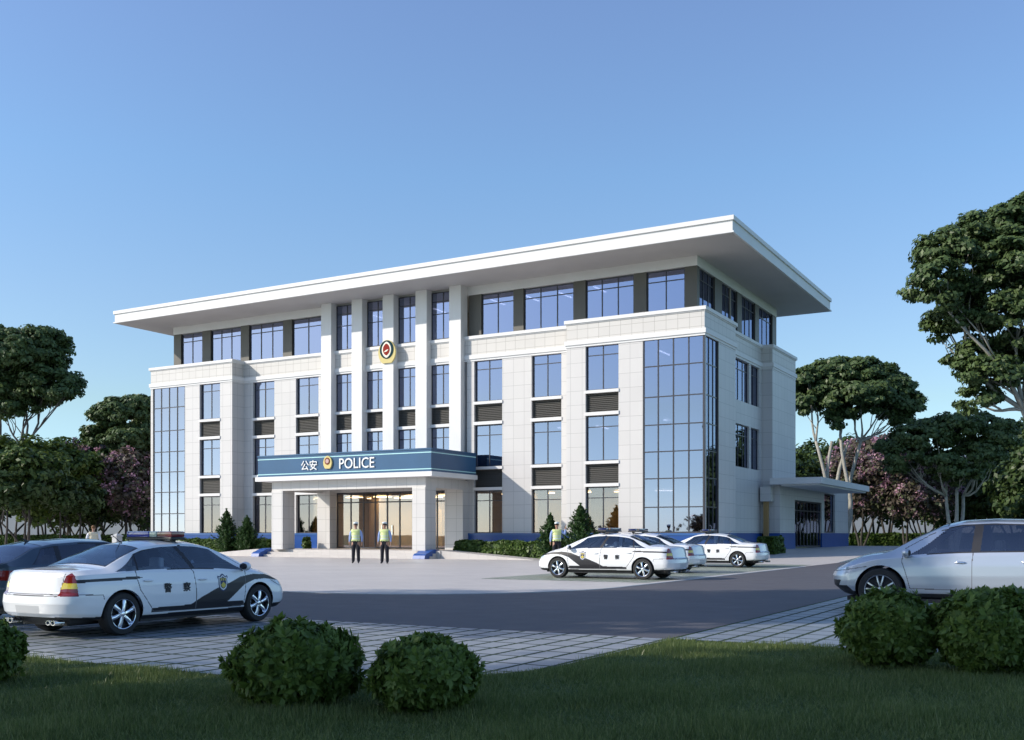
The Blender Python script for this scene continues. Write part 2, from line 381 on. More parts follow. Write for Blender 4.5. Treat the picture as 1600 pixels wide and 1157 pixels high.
# grass blades
rng=np.random.default_rng(5)
def inside(P,poly):
    x,y=P[:,0],P[:,1]; c=np.zeros(len(P),bool); n=len(poly)
    for i in range(n):
        x0,y0=poly[i]; x1,y1=poly[(i+1)%n]
        if y0==y1: continue
        c^=((y0>y)!=(y1>y))&(x<(x1-x0)*(y-y0)/(y1-y0)+x0)
    return c
def grass(n):
    Y=6.6+(rng.random(n)**1.3)*7.6; X=(rng.random(n)-.5)*2*(Y*.52)
    P=np.stack([CAM[0]+X*CO-Y*SI,CAM[1]+X*SI+Y*CO],1)
    k=~inside(P,[(p[0]+.02,p[1]-.02) for p in pv])&~((P[:,0]>12.62)&(P[:,1]>-38.92))&~((P[:,1]>-38.95)&(P[:,0]<12.7))
    P=P[k]; n=len(P)
    clump=.6+.5*np.sin(P[:,0]*3.1+1)*np.sin(P[:,1]*2.7)+rng.random(n)*.5
    h=(.034+.045*rng.random(n))*np.clip(clump,.5,1.4); tall=rng.random(n)<.03; h[tall]*=1.6
    a=rng.random(n)*6.283; wd=.0030+.0026*rng.random(n); lean=(rng.normal(0,.022,(n,2)))
    q=np.zeros((n,3,3)); q[:,0,0]=P[:,0]-np.cos(a)*wd; q[:,0,1]=P[:,1]-np.sin(a)*wd; q[:,1,0]=P[:,0]+np.cos(a)*wd; q[:,1,1]=P[:,1]+np.sin(a)*wd
    q[:,2,0]=P[:,0]+lean[:,0]; q[:,2,1]=P[:,1]+lean[:,1]; q[:,2,2]=h
    return q
M['blade']=leafmat('grass_blade',(.105,.150,.045),(.155,.21,.062),(.34,.38,.15),.4,.3)
me=quads_mesh('grass',grass(330000),[M['blade']]); tag(link('grass',me),'short dark green lawn grass in the foreground','grass',kind='stuff')
# ------------------------------------------------------------------ the police building
bld=empty('office_building',(0,0,0)); tag(bld,'four-storey pale stone police station with wide white overhanging roof and blue entrance canopy','building')
def rectwall(mb, axis, pos, depth, a0,a1,z0,z1, holes):
    """wall sheet in plane axis=pos facing outward (v: -v ; u: +u), holes [(a0,a1,z0,z1)] with reveals 'depth' inward"""
    As=sorted({a0,a1,*[h[0] for h in holes],*[h[1] for h in holes]}); Zs=sorted({z0,z1,*[h[2] for h in holes],*[h[3] for h in holes]})
    As=[a for a in As if a0<=a<=a1]; Zs=[z for z in Zs if z0<=z<=z1]
    inn=pos+depth if axis=='v' else pos-depth
    def P(a,d,z): return (a,d,z) if axis=='v' else (d,a,z)
    def Q(*p):
        mb.quad(*p)
    for i in range(len(As)-1):
        for j in range(len(Zs)-1):
            am,zm=(As[i]+As[i+1])/2,(Zs[j]+Zs[j+1])/2
            if any(h[0]<am<h[1] and h[2]<zm<h[3] for h in holes): continue
            Q(P(As[i],pos,Zs[j]),P(As[i+1],pos,Zs[j]),P(As[i+1],pos,Zs[j+1]),P(As[i],pos,Zs[j+1]))
            Q(P(As[i+1],inn,Zs[j]),P(As[i],inn,Zs[j]),P(As[i],inn,Zs[j+1]),P(As[i+1],inn,Zs[j+1]))
    for h in holes:
        Q(P(h[0],pos,h[2]),P(h[0],pos,h[3]),P(h[0],inn,h[3]),P(h[0],inn,h[2]))
        Q(P(h[1],pos,h[3]),P(h[1],pos,h[2]),P(h[1],inn,h[2]),P(h[1],inn,h[3]))
        Q(P(h[0],pos,h[2]),P(h[0],inn,h[2]),P(h[1],inn,h[2]),P(h[1],pos,h[2]))
        Q(P(h[0],pos,h[3]),P(h[1],pos,h[3]),P(h[1],inn,h[3]),P(h[0],inn,h[3]))
def window(axis,pos,a0,a1,z0,z1,mull,trans,parent=bld,gm='glass',t=.055,inset=.16,name='window',d=.07,hm=None):
    """frame set 'inset' behind pos; pane is a sub-part"""
    f=MB(); g=MB(); s=1 if axis=='v' else -1
    def bx(mb,x0,x1,d0,d1,zz0,zz1):
        lo,hi=sorted((pos+s*d0,pos+s*d1))
        if axis=='v': mb.box(x0,x1,lo,hi,zz0,zz1)
        else: mb.box(lo,hi,x0,x1,zz0,zz1)
    e=.004
    bx(f,a0+e,a0+t,inset,inset+d,z0+e,z1-e); bx(f,a1-t,a1-e,inset,inset+d,z0+e,z1-e)
    bx(f,a0+t,a1-t,inset,inset+d,z0+e,z0+t); bx(f,a0+t,a1-t,inset,inset+d,z1-t,z1-e)
    for x in mull: bx(f,x-t*.45,x+t*.45,inset+.004,inset+d-.004,z0+t,z1-t)
    xs=[a0+t]+[v for x in mull for v in (x-t*.45,x+t*.45)]+[a1-t]
    for z in trans:
        for k in range(0,len(xs),2): bx(f,xs[k],xs[k+1],inset+.008,inset+d-.008,z-t*.42,z+t*.42)
    o=f.build(name,M['frame'],parent)
    bx(g,a0+t*.5,a1-t*.5,inset+d*.5,inset+d*.5+.012,z0+t*.5,z1-t*.5)
    g.build('pane',M[gm],o); return o
def louvre(axis,pos,a0,a1,z0,z1,inset=.14):
    b=MB(); s=1 if axis=='v' else -1
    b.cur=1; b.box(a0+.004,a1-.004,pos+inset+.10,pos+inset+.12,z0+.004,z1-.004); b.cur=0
    b.box(a0+.004,a0+.05,pos+inset,pos+inset+.1,z0+.004,z1-.004); b.box(a1-.05,a1-.004,pos+inset,pos+inset+.1,z0+.004,z1-.004)
    n=int((z1-z0)/.10); dz=(z1-z0)/n
    for k in range(n):
        z=z0+(k+.5)*dz; th=.016
        b.add([(a0+.05,pos+inset+.01,z-dz*.42),(a1-.05,pos+inset+.01,z-dz*.42),(a1-.05,pos+inset+.09,z+dz*.42),(a0+.05,pos+inset+.09,z+dz*.42),
               (a0+.05,pos+inset+.01,z-dz*.42+th),(a1-.05,pos+inset+.01,z-dz*.42+th),(a1-.05,pos+inset+.09,z+dz*.42+th),(a0+.05,pos+inset+.09,z+dz*.42+th)],
              [[3,2,1,0],[4,5,6,7],[0,1,5,4],[2,3,7,6],[1,2,6,5],[3,0,4,7]])
    return b.build('louvre',[M['louvre'],M['louvre_dark']],bld)
ZL,ZH=1.43,11.58
LW,RW=-40.4,0.0; LWI,RWI=-32.65,-7.85
WV=-1.10; SU=-.68; PV0=11.33; WV1=4.0; BV=16.8
colL=[(-31.85,-29.95),(-28.1,-26.2)]; colR=[(-14.45,-12.55),(-10.62,-8.72)]; wingcol=[(-35.65,-33.75),(-6.70,-4.76)]
pil=[(-25.64,-24.82),(-23.19,-22.37),(-20.79,-19.97),(-18.35,-17.53),(-15.93,-15.11)]
w_=MB()
H=lambda c:(c[0],c[1],ZL,ZH)
rectwall(w_,'v',WV,.30,LW,LWI,ZL,11.85,[(-40.18,-37.04,ZL+.001,11.56),H(wingcol[0])])
rectwall(w_,'v',0,.30,LWI,-25.8,ZL,11.85,[H(c) for c in colL])
rectwall(w_,'v',0,.30,-14.95,RWI,ZL,11.85,[H(c) for c in colR])
rectwall(w_,'v',WV,.30,RWI,RW-.02,ZL,11.85,[(-3.37,-.021,ZL+.001,11.56),H(wingcol[1])])
# right flank
rectwall(w_,'u',0,.25,1.02,WV1,ZL,11.85,[])
w_.quad((0,1.02,ZL),(-.30,1.02,ZL),(-.30,1.02,11.85),(0,1.02,11.85))
w_.quad((0,WV,11.56),(0,1.02,11.56),(0,1.02,11.85),(0,WV,11.85))
rectwall(w_,'u',SU,.25,WV1,PV0,ZL,11.85,[(6.10,8.80,9.10,11.56),(9.10,10.88,9.10,11.56),(6.10,8.80,5.25,7.74),(9.10,10.88,5.25,7.74)])
w_.quad((0,WV1,ZL),(SU,WV1,ZL),(SU,WV1,11.85),(0,WV1,11.85)); w_.quad((SU,PV0,ZL),(0,PV0,ZL),(0,PV0,11.85),(SU,PV0,11.85))
rectwall(w_,'u',0,.25,PV0,BV,ZL,11.85,[])
# returns of the left wing, left flank and back
w_.quad((LWI,WV,ZL),(LWI,0,ZL),(LWI,0,11.85),(LWI,WV,11.85)); w_.quad((RWI,0,ZL),(RWI,WV,ZL),(RWI,WV,11.85),(RWI,0,11.85))
w_.quad((LW,BV,ZL),(LW,WV,ZL),(LW,WV,11.85),(LW,BV,11.85)); w_.quad((RW,BV,.0),(LW,BV,.0),(LW,BV,12.8),(RW,BV,12.8))
w_.build('wall',M['tile'],bld)
# parapet band above the third floor
p=MB()
def band(z0,z1,out,mb):
    # outline of the plan pushed out by 'out'
    o=out
    pts=[(LW-o,BV),(LW-o,WV-o),(LWI+o,WV-o),(LWI+o,0-o),(RWI-o,0-o),(RWI-o,WV-o),(RW+o,WV-o),(RW+o,WV1+o),(SU+o,WV1+o),(SU+o,PV0-o),(RW+o,PV0-o),(RW+o,BV+o)]
    i=[(LW+.3,BV),(LW+.3,WV+.3),(LWI-.3,WV+.3),(LWI-.3,.3),(RWI+.3,.3),(RWI+.3,WV+.3),(RW-.3,WV+.3),(RW-.3,WV1-.3),(SU-.3,WV1-.3),(SU-.3,PV0+.3),(RW-.3,PV0+.3),(RW-.3,BV+o)]
    n=len(pts)
    for k in range(n-1):
        a,b_,c,d=pts[k],pts[k+1],i[k+1],i[k]
        mb.add([(*a,z0),(*b_,z0),(*c,z0),(*d,z0),(*a,z1),(*b_,z1),(*c,z1),(*d,z1)],[[3,2,1,0],[4,5,6,7],[0,1,5,4],[2,3,7,6]])
band(11.85,12.80,0.0,p); p.build('parapet',M['tile_small'],bld)
p=MB(); band(11.62,11.86,.09,p); band(11.50,11.62,.035,p); build_split(p,'cornice',M['white'],bld)
p=MB(); band(12.80,12.98,.10,p); band(12.74,12.80,.04,p); build_split(p,'cornice',M['white'],bld)
# terrace behind the parapet
b=MB(); b.poly([(LW+.1,WV+.1,12.6),(LWI-.1,WV+.1,12.6),(LWI-.1,.1,12.6),(RWI+.1,.1,12.6),(RWI+.1,WV+.1,12.6),(-.1,WV+.1,12.6),(-.1,WV1-.1,12.6),(SU-.1,WV1-.1,12.6),(SU-.1,PV0+.1,12.6),(-.1,PV0+.1,12.6),(-.1,BV-.1,12.6),(LW+.1,BV-.1,12.6)])
b.build('terrace',M['concrete'],bld)
# blue plinth, 3 mm proud
b=MB(); g_=.03
for (x0,x1,y0,y1) in ((LW-g_,LWI+g_,WV-g_,WV+.3),(LWI+g_,-26.3,-g_,.3),(-14.85,RWI-g_,-g_,.3),(RWI-g_,RW+g_,WV-g_,WV+.3)): b.box(x0,x1,y0,y1,0,1.42)
b.box(-.3,g_,WV+.3,WV1+g_,0,1.42); b.box(-.95,SU+g_,WV1+g_,PV0-g_,0,1.42); b.box(-.3,g_,PV0-g_,BV,0,1.42); b.box(LW-g_,LW+.3,WV+.3,BV,0,1.42)
build_split(b,'plinth',M['blue_wall'],bld)
b=MB(); q_=.06
for (x0,x1,y0) in ((LW-q_,LWI+q_,WV-q_),(LWI+q_,-26.3,-q_),(-14.85,RWI-q_,-q_),(RWI-q_,RW+q_,WV-q_)): b.box(x0,x1,y0,y0+.2,1.30,1.425)
b.box(-.14,q_,WV-q_+.2,WV1+q_,1.30,1.425)
build_split(b,'plinth_coping',mat('plinth_coping',(.03,.11,.32),.35),bld)
# stacked windows and louvres
def column(a0,a1,pos,ms=None,low='glass_low',ground=True):
    ms=ms or [(a0+a1)/2]
    window('v',pos,a0,a1,9.11,ZH,ms,[11.0]); window('v',pos,a0,a1,5.30,7.74,ms,[7.14])
    louvre('v',pos,a0,a1,7.93,8.95); louvre('v',pos,a0,a1,4.09,5.14)
    if ground: window('v',pos,a0,a1,ZL,3.91,ms,[3.32],gm=low)
    s=MB()
    for z0,z1 in ((8.95,9.11),(7.75,7.93),(5.14,5.30),(3.92,4.09)): s.box(a0-.03,a1+.03,pos-.055,pos+.25,z0,z1)
    return build_split(s,'sill',M['white'],bld)
for c in colL+colR: column(c[0],c[1],0)
for c in wingcol: column(c[0],c[1],WV)
rows=[10.12,8.52,7.06,5.66,4.26,2.77]
def curtain(pts_axis,pos,a0,a1,n,gm='glass'):
    return window(pts_axis,pos,a0,a1,ZL,11.55,[a0+(a1-a0)*k/n for k in range(1,n)],rows,inset=.03,t=.07,gm=gm,name='curtain_wall')
curtain('v',WV,-40.18,-37.04,4); curtain('v',WV,-3.37,-.03,4); curtain('u',0,WV+.12,1.0,3)
b=MB(); b.box(-.10,.0,WV,WV+.115,ZL,11.55); b.build('corner_mullion',M['frame'],bld)
b=MB(); b.box(-.12,.02,1.0,1.06,ZL,11.55); b.build('trim',M['dark_pier'],bld)
for (a0,a1) in ((6.10,8.80),(9.10,10.88)):
    for z0,z1 in ((9.10,11.56),(5.25,7.74)):
        ms=[a0+(a1-a0)*k/(3 if a1-a0>2 else 2) for k in range(1,3 if a1-a0>2 else 2)]
        window('u',SU,a0,a1,z0,z1,ms,[z1-.62],inset=.12)
# central bays between tall pillars
for k in range(4):
    a0,a1=pil[k][1],pil[k+1][0]; mx=[(a0+a1)/2+.04]
    for z0,z1,tr in ((9.11,11.5,[10.95]),(5.30,7.74,[7.14]),(13.02,15.86,[14.55,15.30])):
        window('v',0,a0,a1,z0,z1,mx,tr,inset=.10)
    louvre('v',-.02,a0,a1,7.93,8.95)
    s=MB()
    for z0,z1 in ((8.95,9.11),(7.75,7.93),(5.14,5.30)): s.box(a0,a1,-.06,.25,z0,z1)
    build_split(s,'sill',M['white'],bld)
b=MB(); b.box(pil[0][1],pil[4][0],.02,.3,4.0,5.14); b.build('wall',M['white'],bld)
for i,(a0,a1) in enumerate(pil):
    b=MB(); b.bev(a0,a1,-.42,.32,5.0,15.99,.02); b.build('pillar',M['white'],bld)
# top floor, set back
UV=.30; UU=-.90; ULW=-39.66
upL=[(-38.95,-36.87,1),(-36.07,-33.25,2),(-32.5,-29.48,2),(-28.71,-26.05,1)]; upR=[(-14.15,-11.98,1),(-11.31,-8.12,2),(-7.37,-4.49,2),(-3.75,-1.58,1)]
for a0,a1,n in upL+upR:
    window('v',UV,a0,a1,13.0,15.45,[a0+(a1-a0)*k/(n+1) for k in range(1,n+1)],[14.87],inset=.10,t=.06)
def pier(x0,x1,y0,y1): return MB().box(x0,x1,y0,y1,12.7,15.47).build('pier',M['dark_pier'],bld)
prev=ULW
for a0,a1,n in upL: pier(prev,a0,UV,UV+.3); prev=a1
pier(prev,-25.7,UV,UV+.3); prev=-15.0
for a0,a1,n in upR: pier(prev,a0,UV,UV+.3); prev=a1
pier(prev,UU,UV,UV+.38)
sv=[(.70,3.19),(4.39,7.19),(8.05,10.76),(11.57,14.57)]; prev=UV+.38
for a0,a1 in sv:
    if a0-prev>.02: MB().box(UU-.3,UU,prev,a0,12.7,15.47).build('pier',M['dark_pier'],bld)
    window('u',UU,a0,a1,13.0,15.45,[a0+(a1-a0)/3,a0+(a1-a0)*2/3],[14.87],inset=.08,t=.06); prev=a1
MB().box(UU-.3,UU,prev,15.47,12.7,15.47).build('pier',M['dark_pier'],bld)
MB().box(ULW,ULW+.3,UV+.3,15.47,12.7,15.47).build('wall',M['dark_pier'],bld)
MB().box(ULW,UU-.01,15.2,15.46,12.7,15.47).build('wall',M['dark_pier'],bld)
b=MB(); b.box(ULW-.02,UU+.02,UV-.03,UV+.3,15.47,15.995); b.box(UU-.3,UU+.02,UV+.3,15.48,15.47,15.995); b.box(ULW-.02,ULW+.3,UV+.3,15.48,15.47,15.995); build_split(b,'beam',M['white'],bld)
# the great roof
r=empty('roof',(0,0,0)); r.parent=bld
RF=(-42.15,2.07,-2.85,17.95)
b=MB(); x0,x1,y0,y1=RF
b.box(x0+.08,x1-.08,y0+.08,y1-.08,16.05,16.62); b.build('fascia',M['white'],r)
b=MB(); b.box(x0,x1,y0,y1,16.62,16.84); b.box(x0,x1,y0,y1,16.0,16.075); build_split(b,'drip_edge',M['white'],r)
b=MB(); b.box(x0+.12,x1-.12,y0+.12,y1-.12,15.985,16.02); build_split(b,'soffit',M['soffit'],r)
# floors, rooms and ceiling lamps seen through the glass
b=MB()
for z in (.40,4.05,7.90,12.55): b.box(LW+.45,-.98,.45,BV-.4,z-.25,z)
b.box(LW+.45,LWI-.35,WV+.35,.45,3.8,4.05); b.box(RWI+.35,-.42,WV+.35,.45,3.8,4.05); b.box(LW+.45,LWI-.35,WV+.35,.45,7.65,7.90); b.box(RWI+.35,-.42,WV+.35,.45,7.65,7.90); b.box(RWI+.35,-.42,WV+.35,.45,.1,.40); b.box(LW+.45,LWI-.35,WV+.35,.45,.1,.4)
build_split(b,'floor_slab',M['floor_in'],bld)
b=MB(); b.box(LW+.4,-.95,6.0,6.15,.4,15.9)
for x in (-37,-32.9,-29,-25.4,-22.5,-20.3,-17.9,-15.2,-11.6,-7.9,-4.0): b.box(x-.06,x+.06,.5 if x not in(-32.9,-7.9) else .5,6.0,4.05,12.3)
for x in (-37,-32.9,-26.4,-14.8,-7.9): b.box(x-.06,x+.06,.5,6.0,.4,3.8)
build_split(b,'room_wall',M['room'],bld)
b=MB(); b.box(-26.3,-14.9,5.4,5.5,.4,3.8); b.box(-23.2,-22.5,1.6,2.2,.45,3.8); b.box(-21.5,-19.5,4.2,4.35,.45,3.0); b.box(-14.7,-8.0,3.6,3.7,.4,3.8); b.box(-7.8,-3.9,3.0,3.1,.4,3.8); b.box(-3.8,-.6,2.6,2.7,.4,3.8)
b.box(-32.8,-26.5,4.2,4.3,.4,3.8)
build_split(b,'lobby_wall',M['room_warm'],bld)
lr=random.Random(3)
for z in (3.74,7.58,11.45,15.4):
    b=MB()
    x=LW+2.2
    while x<-1.6:
        if not (z<4 and -27<x<-14):
            yy=1.5+lr.random()*1.2
            if lr.random()<.62: b.box(x-.05,x+.05,yy,yy+1.6,z,z+.04)
        x+=1.9+lr.random()*.5
    build_split(b,'ceiling_lamp',M['tube'],bld)
b=MB()
for (x0,x1) in ((-40.1,-37.1),):
    x=x0; k=0
    while x<x1-.05:
        b.quad((x,WV+.45+.06*(k%2),1.5),(x+.12,WV+.45+.06*((k+1)%2),1.5),(x+.12,WV+.45+.06*((k+1)%2),11.4),(x,WV+.45+.06*(k%2),11.4)); x+=.12; k+=1
b.build('curtain',M['curtain'],bld)
b=MB()
for x in np.arange(-39,-.8,2.4):
    if x<-26 or x>-14.8: b.box(x-.5,x+.5,.9,1.1,3.70,3.74)
for x in (-24.2,-22,-19.6,-17.2):
    for y in (1.2,3.4): b.box(x-.5,x+.5,y-.3,y+.3,3.70,3.74)
build_split(b,'ceiling_lamp',M['tube_warm'],bld)
for (x0,x1,zz0,zz1,vv) in ((-3.2,-.5,4.3,7.3,WV),(-35.6,-34.9,5.3,7.7,WV),(-31.8,-31.2,9.1,11.5,0),(-27.4,-26.5,5.3,7.7,0),(-10.5,-9.9,1.5,3.8,0),(-6.6,-6.0,1.5,3.8,WV),(-36,-35.2,13.1,15.4,UV),(-39,-38.4,13.1,15.4,UV)):
    b=MB(); x=x0;k=0
    while x<x1:
        b.quad((x,vv+.5+.05*(k%2),zz0),(x+.1,vv+.5+.05*((k+1)%2),zz0),(x+.1,vv+.5+.05*((k+1)%2),zz1),(x,vv+.5+.05*(k%2),zz1)); x+=.1;k+=1
    b.build('curtain',M['curtain'],bld)
# ---- entrance: platform, steps, ramps
b=MB()
b.box(-27.6,-14.0,-4.25,.3,.0,.45)
b.box(-26.95,-14.25,-4.58,-4.25,.0,.30); b.box(-26.95,-14.25,-4.91,-4.58,.0,.15); b.build('steps',M['plaza'],bld)
for s_ in (1,-1):
    xa,xb=(-14.0,-8.2) if s_>0 else (-27.6,-33.4)
    b=MB(); y0,y1=-4.2,-2.7
    b.add([(xa,y0,0),(xb,y0,0),(xb,y1,0),(xa,y1,0),(xa,y0,.45),(xb,y0,.02),(xb,y1,.02),(xa,y1,.45)],[[4,5,6,7],[0,1,5,4],[2,3,7,6],[3,0,4,7]]); b.build('ramp',M['plaza'],bld)
# blue scroll ends beside the steps
for x0,x1 in ((-15.1,-14.3),(-26.9,-26.3)):
    b=MB(); pr=[(0,0),(.0,.0)]
    prof=[(-5.35,.02),(-5.30,.20),(-5.15,.30),(-4.95,.34),(-4.8,.42),(-4.45,.50),(-3.9,.52),(-3.9,.02)]
    b.add([(x0,y,z) for y,z in prof]+[(x1,y,z) for y,z in prof],[list(range(8)),list(range(8,16))[::-1]]+[[i,i+8,(i+1)%8+8,(i+1)%8] for i in range(8)])
    b.build('step_cheek',M['blue_wall'],bld)
# entrance glazing and flanking piers
xs=[-24.75,-23.63,-22.63,-21.72,-20.79,-19.85,-18.88,-17.95,-17.1,-16.15]
window('v',0,xs[0],xs[-1],.47,3.98,xs[1:-1],[3.35],gm='glass_low',name='entrance_glazing',t=.09,inset=.05)
b=MB(); b.box(-21.2,-21.14,-.0,.04,1.3,1.9); b.box(-20.42,-20.36,-.0,.04,1.3,1.9); build_split(b,'door_handle',M['chrome'],bld)
b=MB(); b.bev(-25.8,-24.78,-.6,.3,.45,4.5,.015); b.build('pier',M['tile'],bld)
b=MB(); b.bev(-16.12,-14.85,-.6,.3,.45,4.5,.015); b.build('pier',M['tile'],bld)
b=MB(); b.box(-24.78,-16.12,-.05,.3,3.98,4.5); b.build('beam',M['tile'],bld)
# canopy
can=empty('canopy',(0,0,0)); can.parent=bld
cx0,cx1,cy0=-26.65,-14.05,-5.06
MB().box(cx0+.02,cx1-.02,cy0+.02,-.43,4.83,5.98).build('signboard',M['sign_blue'],can)
b=MB(); b.box(cx0-.1,cx1+.1,cy0-.10,-.43,4.52,4.78); b.build('ledge',M['white'],can)
b=MB(); b.box(cx0,cx1,cy0,-.43,4.78,4.83); b.build('drip',M['sign_blue'],can)
b=MB()
for z0,z1 in ((5.80,5.85),(4.90,4.95),(4.80,4.828)):
    e=.012 if z1-z0>.03 else -.006
    b.box(cx0,cx1,cy0+.02-.012-abs(e)*.0,cy0+.02,z0,z1); b.box(cx1-.02,cx1-.005,cy0+.02,-.43,z0,z1)
build_split(b,'stripe',M['line_cyan'],can)
MB().box(cx0-.02,cx1+.02,cy0-.02,-.43,5.98,6.06).build('capping',M['sign_blue'],can)
b=MB(); b.box(-25.9,-14.72,-4.62,-4.2,3.95,4.52); b.box(-25.9,-25.35,-4.2,-.6,3.95,4.52); b.box(-15.35,-14.72,-4.2,-.6,3.95,4.52); b.box(-25.35,-15.35,-4.2,-.05,4.40,4.51); build_split(b,'beam',M['tile'],can)
for a0,a1 in ((-25.9,-25.02),(-15.6,-14.72)):
    b=MB(); b.bev(a0,a1,-4.66,-3.60,.45,3.96,.015); b.build('column',M['tile'],can)
def text_obj(body,name,size,loc,rot,material,parent,ext=.02,sx=1,align='LEFT'):
    cu=bpy.data.curves.new('t','FONT'); cu.body=body; cu.size=size; cu.extrude=ext; cu.bevel_depth=0.004; cu.resolution_u=3; cu.align_x=align
    o=bpy.data.objects.new('t',cu); C.objects.link(o); o.matrix_world=Matrix.Identity(4)
    bpy.context.view_layer.update(); dg=bpy.context.evaluated_depsgraph_get()
    me=bpy.data.meshes.new_from_object(o.evaluated_get(dg)); bpy.data.objects.remove(o)
    T=Matrix.Translation(loc)@rot@Matrix.Diagonal((sx,1,1,1)); me.transform(T); me.materials.clear(); me.materials.append(material); me.name=name
    return link(name,me,parent)
RX=Matrix.Rotation(R(90),4,'X')
fy=cy0-.015
text_obj('POLICE','lettering',.84,(-20.42,fy,5.11),RX,M['letter'],can,sx=.93)
text_obj('公安','lettering',.62,(-23.24,fy,5.14),RX,M['letter'],can,sx=1.02)
def badge(name,cx,y,cz,wd,ht,parent,small=False):
    """round crest: cream base, dark ring, pale flame outline, red heart"""
    def outline(fn,n=48): return [fn(2*math.pi*k/n) for k in range(n)]
    root=None
    def plate(pts,y0,y1,m,nm):
        b=MB(); n=len(pts); b.add([(x,y0,z) for x,z in pts]+[(x,y1,z) for x,z in pts],[list(range(n)),list(range(n,2*n))[::-1]]+[[i,i+n,(i+1)%n+n,(i+1)%n] for i in range(n)])
        return b.build(nm,m,root if root else parent)
    base=[]
    for t in np.linspace(0,2*math.pi,60,endpoint=False):
        x=math.sin(t); z=math.cos(t)
        if z<-.86: z=-.86
        base.append((cx+x*wd/2*(1-.10*max(0,z)),cz+z*ht/2*(1.0 if z>0 else 1.14)))
    root=plate(base,y-.10,y,M['em_gold'],name)
    r=.385*wd*(.76 if small else 1); zc=cz+.09*ht
    plate([(cx+math.sin(t)*r*1.02,zc+math.cos(t)*r*1.12) for t in np.linspace(0,2*math.pi,48,endpoint=False)],y-.125,y-.10,M['em_green'] if not small else M['em_brown'],'ring')
    def flame(s,z0):
        p=[]
        for t in np.linspace(0,2*math.pi,40,endpoint=False):
            a=math.sin(t); c=math.cos(t)
            p.append((cx+(abs(a)**1.35)*(1 if a>0 else -1)*s*wd, z0+c*s*1.42*wd))
        return p
    if not small:
        plate(flame(.265,zc-.01*wd),y-.140,y-.125,M['em_white'],'outline')
        plate(flame(.195,zc+.0*wd),y-.152,y-.140,M['em_red'],'heart')
    else: plate([(cx+.02*wd+math.sin(t)*wd*.2,zc+math.cos(t)*wd*.2) for t in np.linspace(0,2*math.pi,24,endpoint=False)],y-.14,y-.125,M['em_pink'],'heart')
    if not small:
        b=MB(); b.add([(cx-.12*wd,y-.158,zc-.12*wd),(cx+.02*wd,y-.158,zc-.10*wd),(cx+.12*wd,y-.158,zc-.02*wd),(cx+.10*wd,y-.158,zc-.0*wd),(cx-.02*wd,y-.158,zc-.03*wd),(cx-.13*wd,y-.158,zc-.10*wd)],[[0,1,2,3,4,5]]); b.build('mark',M['em_white'],root)
    return root
badge('emblem',-20.40,-.42,12.50,1.30,1.42,bld)
badge('emblem',-21.2,cy0+.02,5.50,.62,.74,can,True)
# ---- side annex with its flat canopy
an=empty('annex',(0,0,0)); an.parent=bld
AU=.46
b=MB(); rectwall(b,'u',AU,.25,11.30,30.7,1.43,4.62,[(14.85,22.1,1.429,3.55),(22.9,26.3,1.45,4.25)])
b.quad((-.3,11.30,1.43),(AU,11.30,1.43),(AU,11.30,4.62),(-.3,11.30,4.62)); b.quad((AU,30.7,.3),(-14,30.7,.3),(-14,30.7,4.62),(AU,30.7,4.62)); b.build('wall',M['tile'],an)
b=MB(); b.box(-14,AU+.06,16.83,30.76,4.62,4.80); b.box(-.0,AU+.06,11.24,16.83,4.62,4.80); build_split(b,'roof_edge',M['white'],an)
b=MB(); b.box(.2,AU+.03,11.27,14.85,.2,1.425); b.box(.2,AU+.03,22.1,30.73,.2,1.425); b.box(-.3,.2,11.27,11.33,.2,1.425); build_split(b,'plinth',M['blue_wall'],an)
o=window('u',AU,14.85,22.1,.47,3.54,[14.85+.9*k for k in range(1,8)],[2.9],parent=an,gm='glass',inset=.08,t=.10,name='entrance_door')
b=MB()
for k in range(8): b.box(AU-.02,AU+.03,14.85+.45+.9*k-.02,14.85+.45+.9*k+.02,1.0,2.4)
build_split(b,'door_handle',M['chrome'],an)
window('u',AU,22.9,26.3,1.46,4.24,[],[],parent=an,inset=.14,t=.08)
b=MB(); b.box(.12,3.2,10.3,24.6,4.36,4.74); b.box(AU+.3,3.0,10.5,24.4,4.26,4.36); build_split(b,'side_canopy',M['white'],an)
b=MB(); b.box(-.55,.1,10.6,11.25,3.35,4.25); b.build('bracket_box',M['tile'],an)
b=MB(); b.box(-.40,-.12,10.75,11.0,.0,3.35); b.build('timber_post',M['wood'],an)
b=MB(); b.box(AU+.002,AU+.05,24.6,26.0,4.32,4.40); b.build('name_plate',M['louvre'],an)
# interior block so that the annex is not hollow to the light
MB().box(-3.0,-2.9,12,30,.4,4.5).build('room_wall',M['room'],an)
# raised forecourt by the annex
b=MB(); V0,V1=-1.8,10.5
b.add([(.05,V0,.01),(6.7,V0,.01),(6.7,V1,.44),(.05,V1,.44),(6.7,32,.44),(.05,32,.44),(6.7,32,-.05),(6.7,V1,-.05),(6.7,V0,-.05)],[[0,1,2,3],[3,2,4,5],[1,8,7,2],[2,7,6,4]]); tag(b.build('forecourt',M['plaza']),kind='structure')
